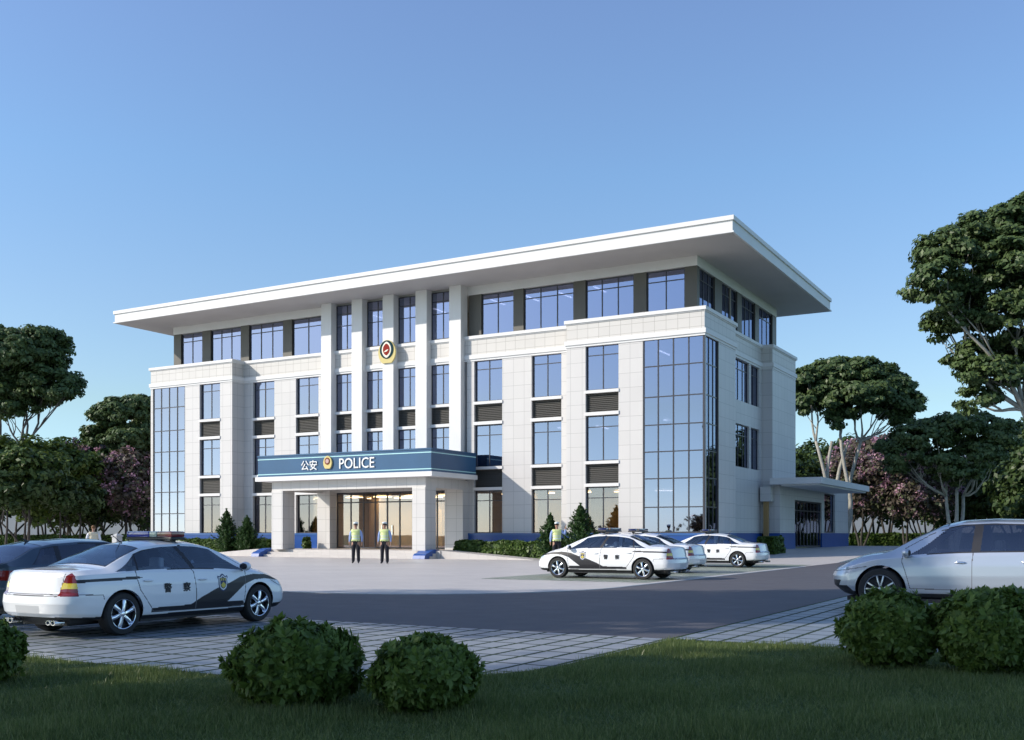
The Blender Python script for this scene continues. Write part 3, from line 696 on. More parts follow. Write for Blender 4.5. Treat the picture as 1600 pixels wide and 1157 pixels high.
# ------------------------------------------------------------------ cars
def smooth_curve(pts,xs,w=.0):
    x=np.array([p[0] for p in pts]); y=np.array([p[1] for p in pts])
    g=np.linspace(x[0]-.6,x[-1]+.6,1400); v=np.interp(g,x,y)
    if w>0:
        k=max(3,int(w/(g[1]-g[0]))|1); ker=np.hanning(k+2)[1:-1]; ker/=ker.sum()
        vp=np.pad(v,k//2,mode='edge'); v=np.convolve(vp,ker,'valid')
    return np.interp(xs,g,v)
def poly_in(X,Z,poly):
    P=np.stack([X.ravel(),Z.ravel()],1); return inside(P,poly).reshape(X.shape)
def dist_poly(X,Z,poly,closed=True):
    d=np.full(X.shape,9.0); n=len(poly)
    for i in range(n if closed else n-1):
        ax,az=poly[i]; bx,bz=poly[(i+1)%n]; vx,vz=bx-ax,bz-az; L=vx*vx+vz*vz+1e-12
        t=np.clip(((X-ax)*vx+(Z-az)*vz)/L,0,1); d=np.minimum(d,np.hypot(X-ax-t*vx,Z-az-t*vz))
    return d
def body(spec):
    """stations along x, rows round the half section; returns grids for one side"""
    x0,x1=spec['x']; n=spec.get('n',430)
    t=np.linspace(0,1,n); xs=x0+(x1-x0)*t
    e=np.sin(np.linspace(0,math.pi/2,40))
    xs=np.concatenate([x0+.30*(1-np.cos(np.linspace(0,math.pi/2,60))), np.linspace(x0+.30,x1-.30,n)[1:-1], x1-.30*(1-np.cos(np.linspace(math.pi/2,0,60)))])
    zt=smooth_curve(spec['top'],xs,.16); zb=smooth_curve(spec['belt'],xs,.3); we=smooth_curve(spec['edge'],xs,.14); wd=smooth_curve(spec['width'],xs,.5)/2
    drop=smooth_curve(spec['drop'],xs,.2); z0=smooth_curve(spec['bottom'],xs,.25)
    ex=np.ones_like(xs); a=spec['round']; 
    for s,xe in ((1,x1),(-1,x0)):
        k=np.clip(1-np.abs(xe-xs)/a,0,1); ex*= np.clip(1-k**spec.get('pw',3.4),0,1)**(1/spec.get('pw',3.4))
    zed=zt-drop; zs=np.minimum(zb,zed-.05)
    def lerp(p,q,k): return p[:,None]*(1-k)+q[:,None]*k
    hh=zs-z0
    P=[(wd*.90,z0),(wd*.965,z0+hh*.10),(wd*.995,z0+hh*.30),(wd*1.0,z0+hh*.5),(wd*.990,z0+hh*.76),(wd*.955,zs)]
    rowsY=[];rowsZ=[]
    kk=np.linspace(0,1,64); ctl=np.linspace(0,1,6)
    ctl=np.array([0,.10,.30,.5,.76,1.0])
    Y=np.stack([p[0] for p in P]); Z=np.stack([p[1] for p in P])
    # smooth vertical profile
    Yl=np.stack([np.interp(kk,ctl,Y[:,i]) for i in range(len(xs))],1); Zl=np.stack([np.interp(kk,ctl,Z[:,i]) for i in range(len(xs))],1)
    ker=np.hanning(11)[1:-1]; ker/=ker.sum()
    Yp=np.pad(Yl,((4,4),(0,0)),mode='edge'); Yl2=sum(ker[j]*Yp[j:j+len(kk)] for j in range(9)); Yl2[0]=Yl[0]; Yl2[-1]=Yl[-1]; Yl2[-2]=(Yl2[-3]+Yl2[-1])/2; Yl=Yl2
    k2=np.linspace(0,1,26)[1:]; yb=Yl[-1]; 
    bulge=np.sin(k2*math.pi)[:,None]*.018*np.clip((zed-zs-.05)/.2,0,1)[None,:]
    Yg=yb[None,:]*(1-k2[:,None])+we[None,:]*k2[:,None]+bulge; Zg=zs[None,:]*(1-k2[:,None])+zed[None,:]*k2[:,None]
    k3=np.linspace(0,1,30)[1:]
    Yt=we[None,:]*(1-k3[:,None]); Zt=zed[None,:]+(zt-zed)[None,:]*(1-(1-k3[:,None])**2.3)
    Y=np.concatenate([Yl,Yg,Yt]); Z=np.concatenate([Zl,Zg,Zt]); X=np.repeat(xs[None,:],Y.shape[0],0)
    Y=Y*ex[None,:]
    # raked ends
    for s,xe,pts in ((1,x1,spec['nose']),(-1,x0,spec['tail'])):
        zz=[p[0] for p in pts]; dd=[p[1] for p in pts]; wgt=np.clip(1-np.abs(xe-X)/.75,0,1)**1.2
        X=X-s*np.interp(Z,zz,dd)*wgt
    return dict(X=X,Y=Y,Z=Z,nl=len(kk)-1,ng=len(kk)-1+25,zs=zs,zed=zed,xs=xs)
def make_car(name,label,cat,spec,mats,detail):
    root=empty(name); tag(root,label,cat)
    g=body(spec); X,Y,Z=g['X'].copy(),g['Y'].copy(),g['Z'].copy(); nr,nc=X.shape
    wr=spec['wheel']; arch=wr+spec['gap']; ax=spec['axles']; wz=wr
    # pull vertices near the arches on to the arch
    for a in ax:
        d=np.hypot(X-a,Z-wz); k=(np.abs(d-arch)<.011)&(np.arange(nr)[:,None]<=g['nl'])
        f=arch/np.maximum(d,1e-6); X[k]=(a+(X-a)*f)[k]; Z[k]=(wz+(Z-wz)*f)[k]
    cx=lambda A:(A[:-1,:-1]+A[1:,:-1]+A[:-1,1:]+A[1:,1:])/4
    FX,FY,FZ=cx(X),cx(Y),cx(Z); rows_=np.arange(nr-1)[:,None]+0*FX
    side=rows_<g['nl']; gh=(rows_>=g['nl'])&(rows_<g['ng']); top=rows_>=g['ng']
    part=np.zeros(FX.shape,int)   # 0 body 1 side glass 2 windscreen 3 rear window 4 front door 5 rear door 6.. lamps ; -1 hole
    mi=np.zeros(FX.shape,int)
    zsg=cx(np.repeat(g['zs'][None,:],nr,0)); zeg=cx(np.repeat(g['zed'][None,:],nr,0)); q=(rows_-g['nl'])/25.0; hgt=zeg-zsg
    # doors
    for pid,poly in ((4,detail['front_door']),(5,detail['rear_door'])):
        ins=poly_in(FX,FZ,poly)&(side|(gh&(FZ<1.3*9)))&(rows_<g['ng']-2); part[ins]=pid
        dd=dist_poly(FX,FZ,poly); mi[(dd<.0065)&(rows_<g['ng']-2)&(FY>.3)]=3
    for ln in detail.get('seams',[]):
        dd=dist_poly(FX,FZ,ln,False); mi[(dd<.006)&side]=3
    # livery
    for poly in detail.get('black',[]): mi[poly_in(FX,FZ,poly)&(rows_<g['ng'])&(FY>.35)&(mi==0)]=1
    low=FZ<np.interp(FX,[p[0] for p in detail['sill']],[p[1] for p in detail['sill']]); mi[low&side]=2
    # glass
    a_,b_=spec['glass_x']; ok=gh&(hgt>.10)&(FX>a_)&(FX<b_)
    pill=np.zeros(FX.shape,bool)
    for (xb,xt,wdt) in detail['pillars']:
        xc=xb+(xt-xb)*q; pill|=np.abs(FX-xc)<wdt
    inset_=.035/np.maximum(hgt,.05)
    core=ok&(q>.05+inset_*.35)&(q<1-inset_)
    xa=detail['win_a'][0]+(detail['win_a'][1]-detail['win_a'][0])*q; xb_=detail['win_b'][0]+(detail['win_b'][1]-detail['win_b'][0])*q
    rim=core&(FX>xa)&(FX<xb_); gl=rim&~pill
    gl=gl&(FX>xa+.015)&(FX<xb_-.015)&(q>.10)&(q<1-inset_-.03)
    mi[rim]=2; part[gl]=1
    (h0,h1),(r0,r1)=detail['screen'],detail['backlight']
    we_=cx(np.repeat(Y[g['ng']][None,:],nr,0))
    for pid,(s0,s1) in ((2,(h0,h1)),(3,(r0,r1))):
        z1=top&(FX>s0)&(FX<s1)&(FY<we_-.02); mi[z1]=2
        z2=top&(FX>s0+.025)&(FX<s1-.025)&(FY<we_-.05); part[z2]=pid
    # lamps and other end details by (y,z)
    for pid,(xm,sgn,poly) in enumerate(detail['lamps'],start=6):
        k=(FX*sgn>xm*sgn)&poly_in(FY,FZ,poly)&(rows_<g['ng']+0); part[k]=pid
    for (xm,sgn,poly,m_) in detail.get('end_marks',[]):
        k=(FX*sgn>xm*sgn)&poly_in(FY,FZ,poly); mi[k]=m_
    for (xm,sgn,poly) in detail.get('end_seams',[]):
        k=(FX*sgn>xm*sgn)&(dist_poly(FY,FZ,poly,False)<.006); mi[k]=3
    for a in ax: part[(np.hypot(FX-a,FZ-wz)<arch-.002)&side]=-1
    V=np.stack([X,Y,Z],-1).reshape(-1,3); V2=V*np.array([1,-1,1])
    idx=np.arange(nr*nc).reshape(nr,nc); f=np.stack([idx[:-1,:-1],idx[:-1,1:],idx[1:,1:],idx[1:,:-1]],-1).reshape(-1,4)
    # analytic normals for seamless shading
    du=np.gradient(np.stack([X,Y,Z],-1),axis=1); dv=np.gradient(np.stack([X,Y,Z],-1),axis=0)
    NN=np.cross(du,dv); NN/=np.maximum(np.linalg.norm(NN,axis=-1,keepdims=True),1e-9); 
    if NN[30,nc//2,1]<0: NN=-NN
    r_,c_=40,nc//2; fn=np.cross(np.array([X[r_,c_+1]-X[r_,c_],Y[r_,c_+1]-Y[r_,c_],Z[r_,c_+1]-Z[r_,c_]]),np.array([X[r_+1,c_]-X[r_,c_],Y[r_+1,c_]-Y[r_,c_],Z[r_+1,c_]-Z[r_,c_]]))
    if fn[1]<0: f=f[:,::-1]
    NN=NN.reshape(-1,3)
    def emit(nm,mask,matlist,parent,mindex=None,sides=(1,-1),off=0.0):
        fm=f[mask.ravel()]; 
        if len(fm)==0: return None
        mm=(mindex if mindex is not None else mi).ravel()[mask.ravel()]
        used,inv=np.unique(fm,return_inverse=True); inv=inv.reshape(-1,4)
        vs=[];fs=[];ms=[];ns=[];base=0
        for s in sides:
            VV=V[used]*np.array([1,s,1])+NN[used]*np.array([1,s,1])*off; vs.append(VV); ns.append(NN[used]*np.array([1,s,1]))
            ff=inv+base; fs.append(ff if s>0 else ff[:,::-1]); ms.append(mm); base+=len(used)
        vs=np.concatenate(vs);fs=np.concatenate(fs);ms=np.concatenate(ms);ns=np.concatenate(ns)
        me=bpy.data.meshes.new(nm); me.vertices.add(len(vs)); me.vertices.foreach_set('co',vs.ravel().astype(np.float32))
        me.loops.add(len(fs)*4); me.loops.foreach_set('vertex_index',fs.ravel().astype(np.int32)); me.polygons.add(len(fs)); me.polygons.foreach_set('loop_start',np.arange(0,len(fs)*4,4,dtype=np.int32))
        for m_ in matlist: me.materials.append(m_)
        me.polygons.foreach_set('material_index',ms.astype(np.int32)); me.polygons.foreach_set('use_smooth',[True]*len(fs)); me.update(calc_edges=True)
        me.normals_split_custom_set_from_vertices(ns.tolist())
        return link(nm,me,parent)
    ml=[mats['paint'],mats['black'],M['car_trim'],M['seam'],M['plate']]
    emit('body',part==0,ml,root)
    for s in (1,-1):
        fd=emit('door',part==4,ml,root,sides=(s,)); rd=emit('door',part==5,ml,root,sides=(s,))
        for o,(hx,hz) in zip((fd,rd),detail['handles']):
            yy=ysurf(g,hx,hz); b=MB(); b.ell((hx,s*(yy+.012),hz),(.095,.020,.020),12,8); b.build('handle',mats['handle'],o,True)
    lab=sum(((FX>(xb+xt)/2).astype(int) for (xb,xt,wdt) in detail['pillars']))
    for s in (1,-1):
        for k in range(len(detail['pillars'])+1): emit('side_window',(part==1)&(lab==k),[mats['glass']],root,np.zeros_like(mi),sides=(s,))
    emit('windscreen',part==2,[mats['glass']],root,np.zeros_like(mi)); emit('rear_window',part==3,[mats['glass']],root,np.zeros_like(mi))
    for pid,(nm,m_) in enumerate(detail['lamp_names'],start=6):
        for s in (1,-1): emit(nm,part==pid,[m_],root,np.zeros_like(mi),sides=(s,))
    # wells, floor
    b=MB(); 
    hw=spec['width'][1][1]/2
    for a in ax:
        for s in (1,-1):
            n=20; A=[(a+arch*math.cos(R(-12+204*k/n)),wz+arch*math.sin(R(-12+204*k/n))) for k in range(n+1)]
            for k in range(n):
                (xa2,za),(xc,zc)=A[k],A[k+1]; b.quad((xa2,s*(hw*.93),za),(xc,s*(hw*.93),zc),(xc,s*.5,zc),(xa2,s*.5,za))
    x0,x1=spec['x']; b.box(x0+.3,x1-.3,-.5,.5,.17,.24); b.box(ax[0]+arch+.02,ax[1]-arch-.02,-hw*.88,hw*.88,.17,.24); b.box(x0+.25,ax[0]-arch*.6,-hw*.70,hw*.70,.22,.30)
    b.build('underbody',M['hub_dark'],root)
    # wheels
    for a in ax:
        for s in (1,-1):
            wh=empty('wheel',(a,s*(hw-.125),wr)); wh.parent=root
            make_wheel(wh,wr,s,detail['rim'],spec.get('tw',.21))
    # mirrors
    mx,mz=detail['mirror']; yy=ysurf(g,mx,mz)
    for s in (1,-1):
        b=MB(); b.ell((mx-.01,s*(yy+.12),mz+.06),(.075,.11,.075),14,10); b.cur=1; b.tube([(mx+.03,s*(yy-.01),mz-.01),(mx+.01,s*(yy+.08),mz+.03)],.022,8); b.cur=1; b.ell((mx-.045,s*(yy+.12),mz+.06),(.045,.092,.058),12,8)
        b.build('mirror',[mats['paint'],M['car_trim']],root,True)
    # cabin
    sx,sx2,sh=detail['cabin']
    for xx in (sx,sx2):
        for s in (1,-1):
            b=MB(); b.bev(xx-.25,xx+.27,s*.37-.24,s*.37+.24,.34,.52,.05)
            v0=len(b.v); b.bev(xx-.32,xx-.16,s*.37-.24,s*.37+.24,.45,sh,.05)
            for i in range(v0,len(b.v)):
                x,y,z=b.v[i]; b.v[i]=(x-(z-.45)*.28,y*1,z)
            hx=xx-.24-(sh+.06-.45)*.28; b.bev(hx-.05,hx+.05,s*.37-.13,s*.37+.13,sh-.01,sh+.15,.035); b.build('seat',mats['seat'],root,60)
    b=MB(); b.bev(sx+.78,sx+1.25,-.70,.70,.62,detail['mirror'][1]-.02,.06); b.tube([(sx+.62+.09*math.sin(t)*.5,.37+.18*math.cos(t),.80+.17*math.sin(t)) for t in np.linspace(0,2*math.pi,20)],.014,6); b.build('dashboard',M['car_trim'],root,60)
    b=MB(); b.box(detail['backlight'][0]+.1,detail['backlight'][1]-.25,-.62,.62,detail['mirror'][1]-.12,detail['mirror'][1]-.06) ; b.build('parcel_shelf',M['car_trim'],root)
    root_g[root.name]=g
    return root
root_g={}
def ysurf(g,x,z):
    c=int(np.argmin(np.abs(g['xs']-x))); n=g['ng']
    return float(np.interp(z,g['Z'][:n,c],g['Y'][:n,c]))
def make_wheel(wh,r,s,kind,tw):
    rr=r*.70; h=tw/2
    b=MB(); prof=[(rr,-h*.9),(rr+.015,-h),(r*.93,-h),(r*.985,-h*.8),(r,-h*.55),(r,h*.55),(r*.985,h*.8),(r*.93,h),(rr+.015,h),(rr,h*.9)]
    b.lathe(prof,axis='y',n=56); 
    for gy in (-.4,0,.4): b.lathe([(r+.001,gy*h-.004),(r+.002,gy*h+.004)],axis='y',n=56)
    b.build('tyre',M['tyre'],wh,35)
    b=MB(); b.cur=1; b.lathe([(0.001,s*h*.15),(rr*.98,s*h*.15)],axis='y',n=40); b.lathe([(rr*.97,-h*.9),(rr*.97,h*.9)],axis='y',n=40); b.cur=0
    b.lathe([(rr*.955,s*h*.5),(rr*.96,s*h*.98),(rr*1.0,s*h*1.02),(rr*1.02,s*h*.9)],axis='y',n=56)
    b.lathe([(.001,s*h*.95),(rr*.12,s*h*.95),(rr*.20,s*h*.86),(rr*.24,s*h*.5)],axis='y',n=24)
    n=6 if kind=='six' else 5
    for k in range(n):
        t=2*math.pi*k/n+.3
        offs=[0] if kind=='six' else [-.15,.15]
        for of in offs:
            w0,w1=(rr*.13,rr*.17) if kind=='six' else (rr*.065,rr*.075)
            c,sn=math.cos(t),math.sin(t); c2,s2=math.cos(t+of*1.5),math.sin(t+of*1.5)
            def pt(rad,side,y,u=False):
                cc,ss=(c,sn) if not u else (c2,s2)
                return (rad*cc-side*ss,y,rad*ss+side*cc)
            r0,r1=rr*.16,rr*.97
            vs=[]
            for (rad,wd,dy,u) in ((r0,w0,s*h*.84,False),(rr*.6,(w0+w1)/2,s*h*.90,True),(r1,w1,s*h*.74,True)):
                vs+=[pt(rad,-wd,dy-s*.012,u),pt(rad,-wd*.55,dy+s*.006,u),pt(rad,wd*.55,dy+s*.006,u),pt(rad,wd,dy-s*.012,u),pt(rad,wd*.8,dy-s*.05,u),pt(rad,-wd*.8,dy-s*.05,u)]
            fs=[]
            for q in (0,6):
                for i in range(6): fs.append([q+i,q+(i+1)%6,q+6+(i+1)%6,q+6+i])
            b.add(vs,fs)
    b.build('rim',[M['chrome'] if kind=='six' else M['alloy'],M['hub_dark']],wh,50)
sedan=dict(x=(-2.46,2.44),wheel=.318,gap=.045,axles=(-1.42,1.43),round=.42,pw=2.9,tw=.22,
  top=[(-2.46,.94),(-2.38,.985),(-2.1,1.005),(-1.72,1.02),(-1.60,1.035),(-1.25,1.19),(-.85,1.345),(-.5,1.395),(-.1,1.41),(.25,1.395),(.5,1.35),(.85,1.215),(1.2,1.05),(1.36,.975),(1.5,.945),(1.9,.87),(2.2,.79),(2.38,.715),(2.44,.66)],
  belt=[(-2.46,.90),(-1.5,.925),(0,.905),(1.0,.875),(1.5,.84),(2.44,.62)],
  edge=[(-2.46,.72),(-1.9,.70),(-1.62,.67),(-1.2,.60),(-.8,.555),(-.3,.545),(.3,.555),(.7,.60),(1.1,.665),(1.4,.71),(1.9,.70),(2.44,.60)],
  width=[(-2.46,1.70),(-1.4,1.80),(0,1.82),(1.4,1.80),(2.44,1.64)],
  drop=[(-2.46,.03),(-1.8,.03),(-1.3,.05),(-.8,.065),(.5,.065),(1.1,.05),(1.5,.05),(2.44,.06)],
  bottom=[(-2.46,.30),(-2.0,.27),(-1.4,.22),(1.4,.20),(2.0,.22),(2.44,.25)],
  nose=[(.2,.12),(.35,.0),(.5,.0),(.62,.06),(.75,.16)], tail=[(.25,.12),(.36,.02),(.5,.0),(.62,.02),(.66,.07),(.95,.13)],
  glass_x=(-1.62,1.25))
sed_black=[(-.90,.30),(-.90,.375),(-.13,.385),(.11,.50),(.42,.615),(.70,.69),(.98,.785),(1.25,.82),(1.6,.81),(2.0,.745),(2.32,.655),(2.30,.63),(1.95,.70),(1.6,.735),(1.3,.725),(1.06,.655),(.66,.385),(1.02,.385),(1.10,.30)]
def squeeze(x,z=None):
    return 1.43+(x-1.43)*.87 if x>1.43 else (-1.42+(x+1.42)*.94 if x<-1.42 else x)
sedan['x']=tuple(squeeze(v) for v in sedan['x'])
for k_ in ('top','belt','edge','width','drop','bottom'): sedan[k_]=[(squeeze(a_),b_) for a_,b_ in sedan[k_]]
sed=dict(front_door=[(-.02,.30),(-.02,.62),(-.05,.90),(-.13,1.0),(-.20,1.29),(.35,1.32),(.72,1.19),(1.08,.99),(1.10,.86),(1.08,.60),(1.04,.30)],
  rear_door=[(-.86,.32),(-1.0,.50),(-1.12,.66),(-1.16,.80),(-1.18,.93),(-1.05,1.16),(-.75,1.27),(-.20,1.29),(-.13,1.0),(-.05,.90),(-.02,.62),(-.02,.30)],
  seams=[[(1.80,.70),(2.05,.60),(2.35,.60)],[(-2.45,.64),(-1.80,.62)],[(-1.8,.62),(-1.78,.55)]],
  black=[sed_black,[(-2.235,.80),(-2.235,.85),(-1.17,.865),(-1.05,.850),(-1.17,.825)]],
  sill=[(-3,.33),(-1.9,.30),(-1.0,.275),(1.2,.275),(1.9,.30),(3,.32)],
  pillars=[(-.02,-.20,.045),(-1.13,-1.02,.020)], win_a=(-1.66,-.95), win_b=(1.20,.45),
  screen=(.45,1.30), backlight=(-1.55,-.86),
  lamps=[(-2.245,-1,[(.60,.80),(.63,.90),(.68,.955),(1.2,.93),(1.2,.80)]),(-2.245,-1,[(.585,.715),(.60,.80),(1.2,.80),(1.2,.715)]),(-2.245,-1,[(.58,.615),(.585,.715),(1.2,.715),(1.2,.615)]),(2.02,1,[(.42,.60),(.42,.69),(1.2,.73),(1.2,.64)])],
  lamp_names=[('tail_lamp',M['lamp_red']),('tail_lamp',M['lamp_yel']),('tail_lamp',M['lamp_red']),('headlamp',M['lamp_clear'])],
  end_marks=[(-2.2,-1,[(0,.36),(.26,.36),(.26,.47),(0,.47)],4),(2.1,1,[(0,.50),(.33,.50),(.36,.60),(0,.61)],2),(2.1,1,[(0,.27),(.5,.27),(.5,.40),(0,.40)],2),(1.9,1,[(.0,.20),(2,.20),(2,.30),(0,.30)],2)],
  end_seams=[(-2.0,-1,[(0,.615),(.58,.615)]),(-2.245,-1,[(.58,.615),(.61,.98)]),(-2.0,-1,[(.0,.985),(.61,.985)])],
  handles=[(.12,.775),(-.97,.795)],rim='six',mirror=(1.02,.90),cabin=(.05,-.82,.98))
def decal(root,g,pts,mat_,name,off=.004,sides=(1,),thick=.0):
    """flat shape (x,z) laid on the flank"""
    me=MB()
    for s in sides:
        me.add([(x,s*(ysurf(g,x,z)+off),z) for x,z in pts],[list(range(len(pts))) if s<0 else list(range(len(pts)))[::-1]])
    return me.build(name,mat_,root)
def light_bar(root,x,z,w,mats_,h=.11):
    b=MB(); b.cur=3; b.bev(x-.15,x+.15,-w,w,z,z+.045,.015); b.box(x-.04,x+.04,-w*.8,-w*.7,z-.05,z); b.box(x-.04,x+.04,w*.7,w*.8,z-.05,z)
    bar=b.build('light_bar',[M['bar_blue'],M['bar_red'],M['bar_clear'],M['car_trim']],root)
    for (y0,y1,m_,nm) in mats_:
        b=MB(); b.bev(x-.14,x+.14,y0*w,y1*w,z+.046,z+h,.02); b.build(nm,m_,bar,40)
    return bar
def shield(root,g,cx,cz,s,sc=1.0):
    def P(pts): return [(cx+x*sc,cz+z*sc) for x,z in pts]
    outer=[(-.105,.115),(-.06,.10),(-.03,.13),(0,.145),(.03,.13),(.06,.10),(.105,.115),(.115,.08),(.095,.05),(.10,-.03),(.085,-.09),(.05,-.125),(0,-.145),(-.05,-.125),(-.085,-.09),(-.10,-.03),(-.095,.05),(-.115,.08)]
    e=decal(root,g,P(outer),M['navy'],'crest',.004,(s,))
    decal(e,g,P([(x*.84,z*.84-.002) for x,z in outer]),M['letter'],'crest_border',.007,(s,))
    decal(e,g,P([(x*.66,z*.70-.002) for x,z in outer]),M['navy'],'crest_field',.010,(s,))
    decal(e,g,P([(-.055,-.035),(0,.01),(.055,-.035),(.035,-.07),(0,-.09),(-.035,-.07)]),M['gold'],'crest_gem',.013,(s,))
    for dx in (-.045,0,.045): decal(e,g,P([(dx-.012,.03),(dx-.012,.075),(dx+.012,.075),(dx+.012,.03)]),M['gold'],'crest_mark',.013,(s,))
def door_text(root,g,body,x,z,size,s,m_):
    y=ysurf(g,x,z)+.006
    rot=RX if s<0 else Matrix.Rotation(R(180),4,'Z')@RX
    return text_obj(body,'lettering',size,(x,s*y,z-size*.35),rot,m_,root,ext=.001,align='CENTER')
sed['black']=[[(squeeze(a_),b_) for a_,b_ in p_] for p_ in sed['black']]
sed['seams']=[[(squeeze(a_),b_) for a_,b_ in p_] for p_ in sed['seams']]
for k_ in ('lamps','end_marks','end_seams'): sed[k_]=[(squeeze(q_[0]+(.0 if k_!='lamps' else (.05 if q_[0]<0 else 0))),)+tuple(q_[1:]) for q_ in sed[k_]]
sed['lamps']=[q_ for q_ in sed['lamps']]
pc=make_car('police_car','large white and black police saloon at the left with blue, clear and red roof bar','police car',sedan,dict(paint=M['car_white'],black=M['car_black'],glass=M['car_glass'],seat=M['seat'],handle=M['car_white']),sed)
gS=root_g[pc.name]
for s in (1,-1):
    shield(pc,gS,.56,.705,s)
    door_text(pc,gS,'警',(-.60 if s<0 else -.22),.665,.15,s,M['car_black']); door_text(pc,gS,'察',(-.22 if s<0 else -.60),.665,.15,s,M['car_black'])
b=MB(); b.tube([(-.75,0,1.37),(-.92,0,1.50)],[.008,.004],6); b.lathe([(.03,0),(.02,.02),(.001,.025)],(-.75,0,1.365)); b.build('aerial',M['car_trim'],pc)
for y in (-.48,.48):
    for dy in (-.055,.055):
        b=MB(); b.lathe([(.024,0),(.036,.0),(.038,.01),(.036,.16),(.0,.16)],(-2.36,y+dy,.235),'x',20)
        for i in range(len(b.v)):
            x,yy,z=b.v[i]; b.v[i]=(x,y+dy+(yy-y-dy)*1.35,z)
        b.build('exhaust_tip',M['chrome'],pc,60)
pc2=copy_tree(pc)     # plain copy for the cars in front of the building, before the light bars go on
light_bar(pc,-.05,1.405,.53,[(-.99,-.36,M['bar_red'],'bar_lens'),(-.34,-.02,M['bar_clear'],'bar_lens'),(0,.99,M['bar_blue'],'bar_lens')],.14)
light_bar(pc2,.05,1.44,.60,[(-.99,.35,M['bar_navy'],'bar_lens'),(.37,.60,M['bar_amber'],'bar_lens'),(.62,.99,M['bar_navy'],'bar_lens')],.12)
pc.location=(5.24,-40.88,0.012); pc.rotation_euler=(0,0,R(90)); pc.scale=(.92,.92,.92)
GP='police cars parked by the building'
pc['group']=GP; pc2['group']=GP
def put(o,x,y,z,rz,label):
    o.location=(x,y,z); o.rotation_euler=(0,0,rz); o['label']=label; return o
put(pc2,4.22,-22.00,.016,R(180),'nearest of the three white police saloons before the building, crest on its front door')
pc3=copy_tree(pc2); put(pc3,2.98,-16.75,.016,R(180),'middle white police saloon of the three, mostly hidden behind the nearest one')
pc4=copy_tree(pc2); put(pc4,3.28,-9.75,.016,R(180),'white police saloon parked farthest right by the corner of the building')
# silver off-road estate
suv=dict(x=(-2.42,2.38),wheel=.385,gap=.055,axles=(-1.45,1.42),round=.50,pw=2.7,tw=.25,
  top=[(-2.42,1.05),(-2.35,1.12),(-2.1,1.45),(-1.8,1.58),(-1.2,1.63),(-.4,1.655),(.1,1.63),(.45,1.55),(.9,1.33),(1.25,1.13),(1.40,1.08),(1.8,1.02),(2.1,.93),(2.3,.82),(2.38,.75)],
  belt=[(-2.42,1.06),(-1.5,1.05),(0,1.01),(1.0,.97),(1.5,.93),(2.38,.70)],
  edge=[(-2.42,.74),(-1.9,.66),(-1.2,.63),(-.3,.62),(.3,.625),(.7,.66),(1.1,.72),(1.35,.77),(1.9,.76),(2.38,.66)],
  width=[(-2.42,1.80),(-1.4,1.90),(0,1.90),(1.4,1.90),(2.38,1.74)],
  drop=[(-2.42,.04),(-1.8,.06),(-.8,.07),(.5,.065),(1.1,.05),(1.5,.06),(2.38,.07)],
  bottom=[(-2.42,.36),(-2.0,.33),(-1.4,.28),(1.4,.27),(2.0,.28),(2.38,.32)],
  nose=[(.3,.22),(.45,.03),(.62,.0),(.78,.05),(.9,.18)], tail=[(.3,.10),(.5,.0),(.7,.02),(1.1,.10),(1.4,.14)],
  glass_x=(-2.1,1.2))
suvd=dict(front_door=[(-.08,.42),(-.08,.9),(-.10,1.10),(-.18,1.52),(.2,1.52),(.62,1.36),(1.02,1.12),(1.06,.90),(.98,.66),(.92,.42)],
  rear_door=[(-.86,.44),(-1.0,.62),(-1.10,.85),(-1.15,1.06),(-1.05,1.50),(-.18,1.52),(-.10,1.10),(-.08,.9),(-.08,.42)],
  seams=[[(1.65,.80),(2.0,.74),(2.3,.70)]],black=[],sill=[(-3,.44),(-1.9,.42),(-1.0,.36),(.9,.34),(1.9,.36),(2.0,.45),(3,.46)],
  pillars=[(-.13,-.18,.07),(-1.15,-1.06,.04)], win_a=(-2.0,-1.72), win_b=(1.06,.25),
  screen=(.32,1.25), backlight=(-2.30,-1.95),
  lamps=[(-2.0,-1,[(.62,.85),(.64,1.08),(1.2,1.08),(1.2,.85)]),(1.98,1,[(.44,.72),(.46,.80),(.80,.88),(1.2,.90),(1.2,.80),(.74,.72)])],
  lamp_names=[('tail_lamp',M['lamp_red']),('headlamp',M['lamp_clear'])],
  end_marks=[(2.1,1,[(0,.56),(.36,.56),(.40,.76),(0,.78)],2),(2.0,1,[(.52,.40),(.78,.42),(.84,.55),(.60,.55)],2),(2.0,1,[(0,.38),(.45,.38),(.45,.50),(0,.50)],2)],
  end_seams=[(2.0,1,[(0,.80),(.46,.80)])],handles=[(.10,.89),(-.93,.91)],rim='five',mirror=(.98,.99),cabin=(.0,-.90,1.12))
sv_=make_car('estate_car','silver off-road estate car parked at the right edge behind two round bushes','car',suv,dict(paint=M['silver'],black=M['silver'],glass=M['dark_glass'],seat=mat('pale_leather',(.42,.43,.38),.5),handle=M['chrome']),suvd)
sv_.location=(15.62,-31.65,.012); sv_.rotation_euler=(0,0,R(180))
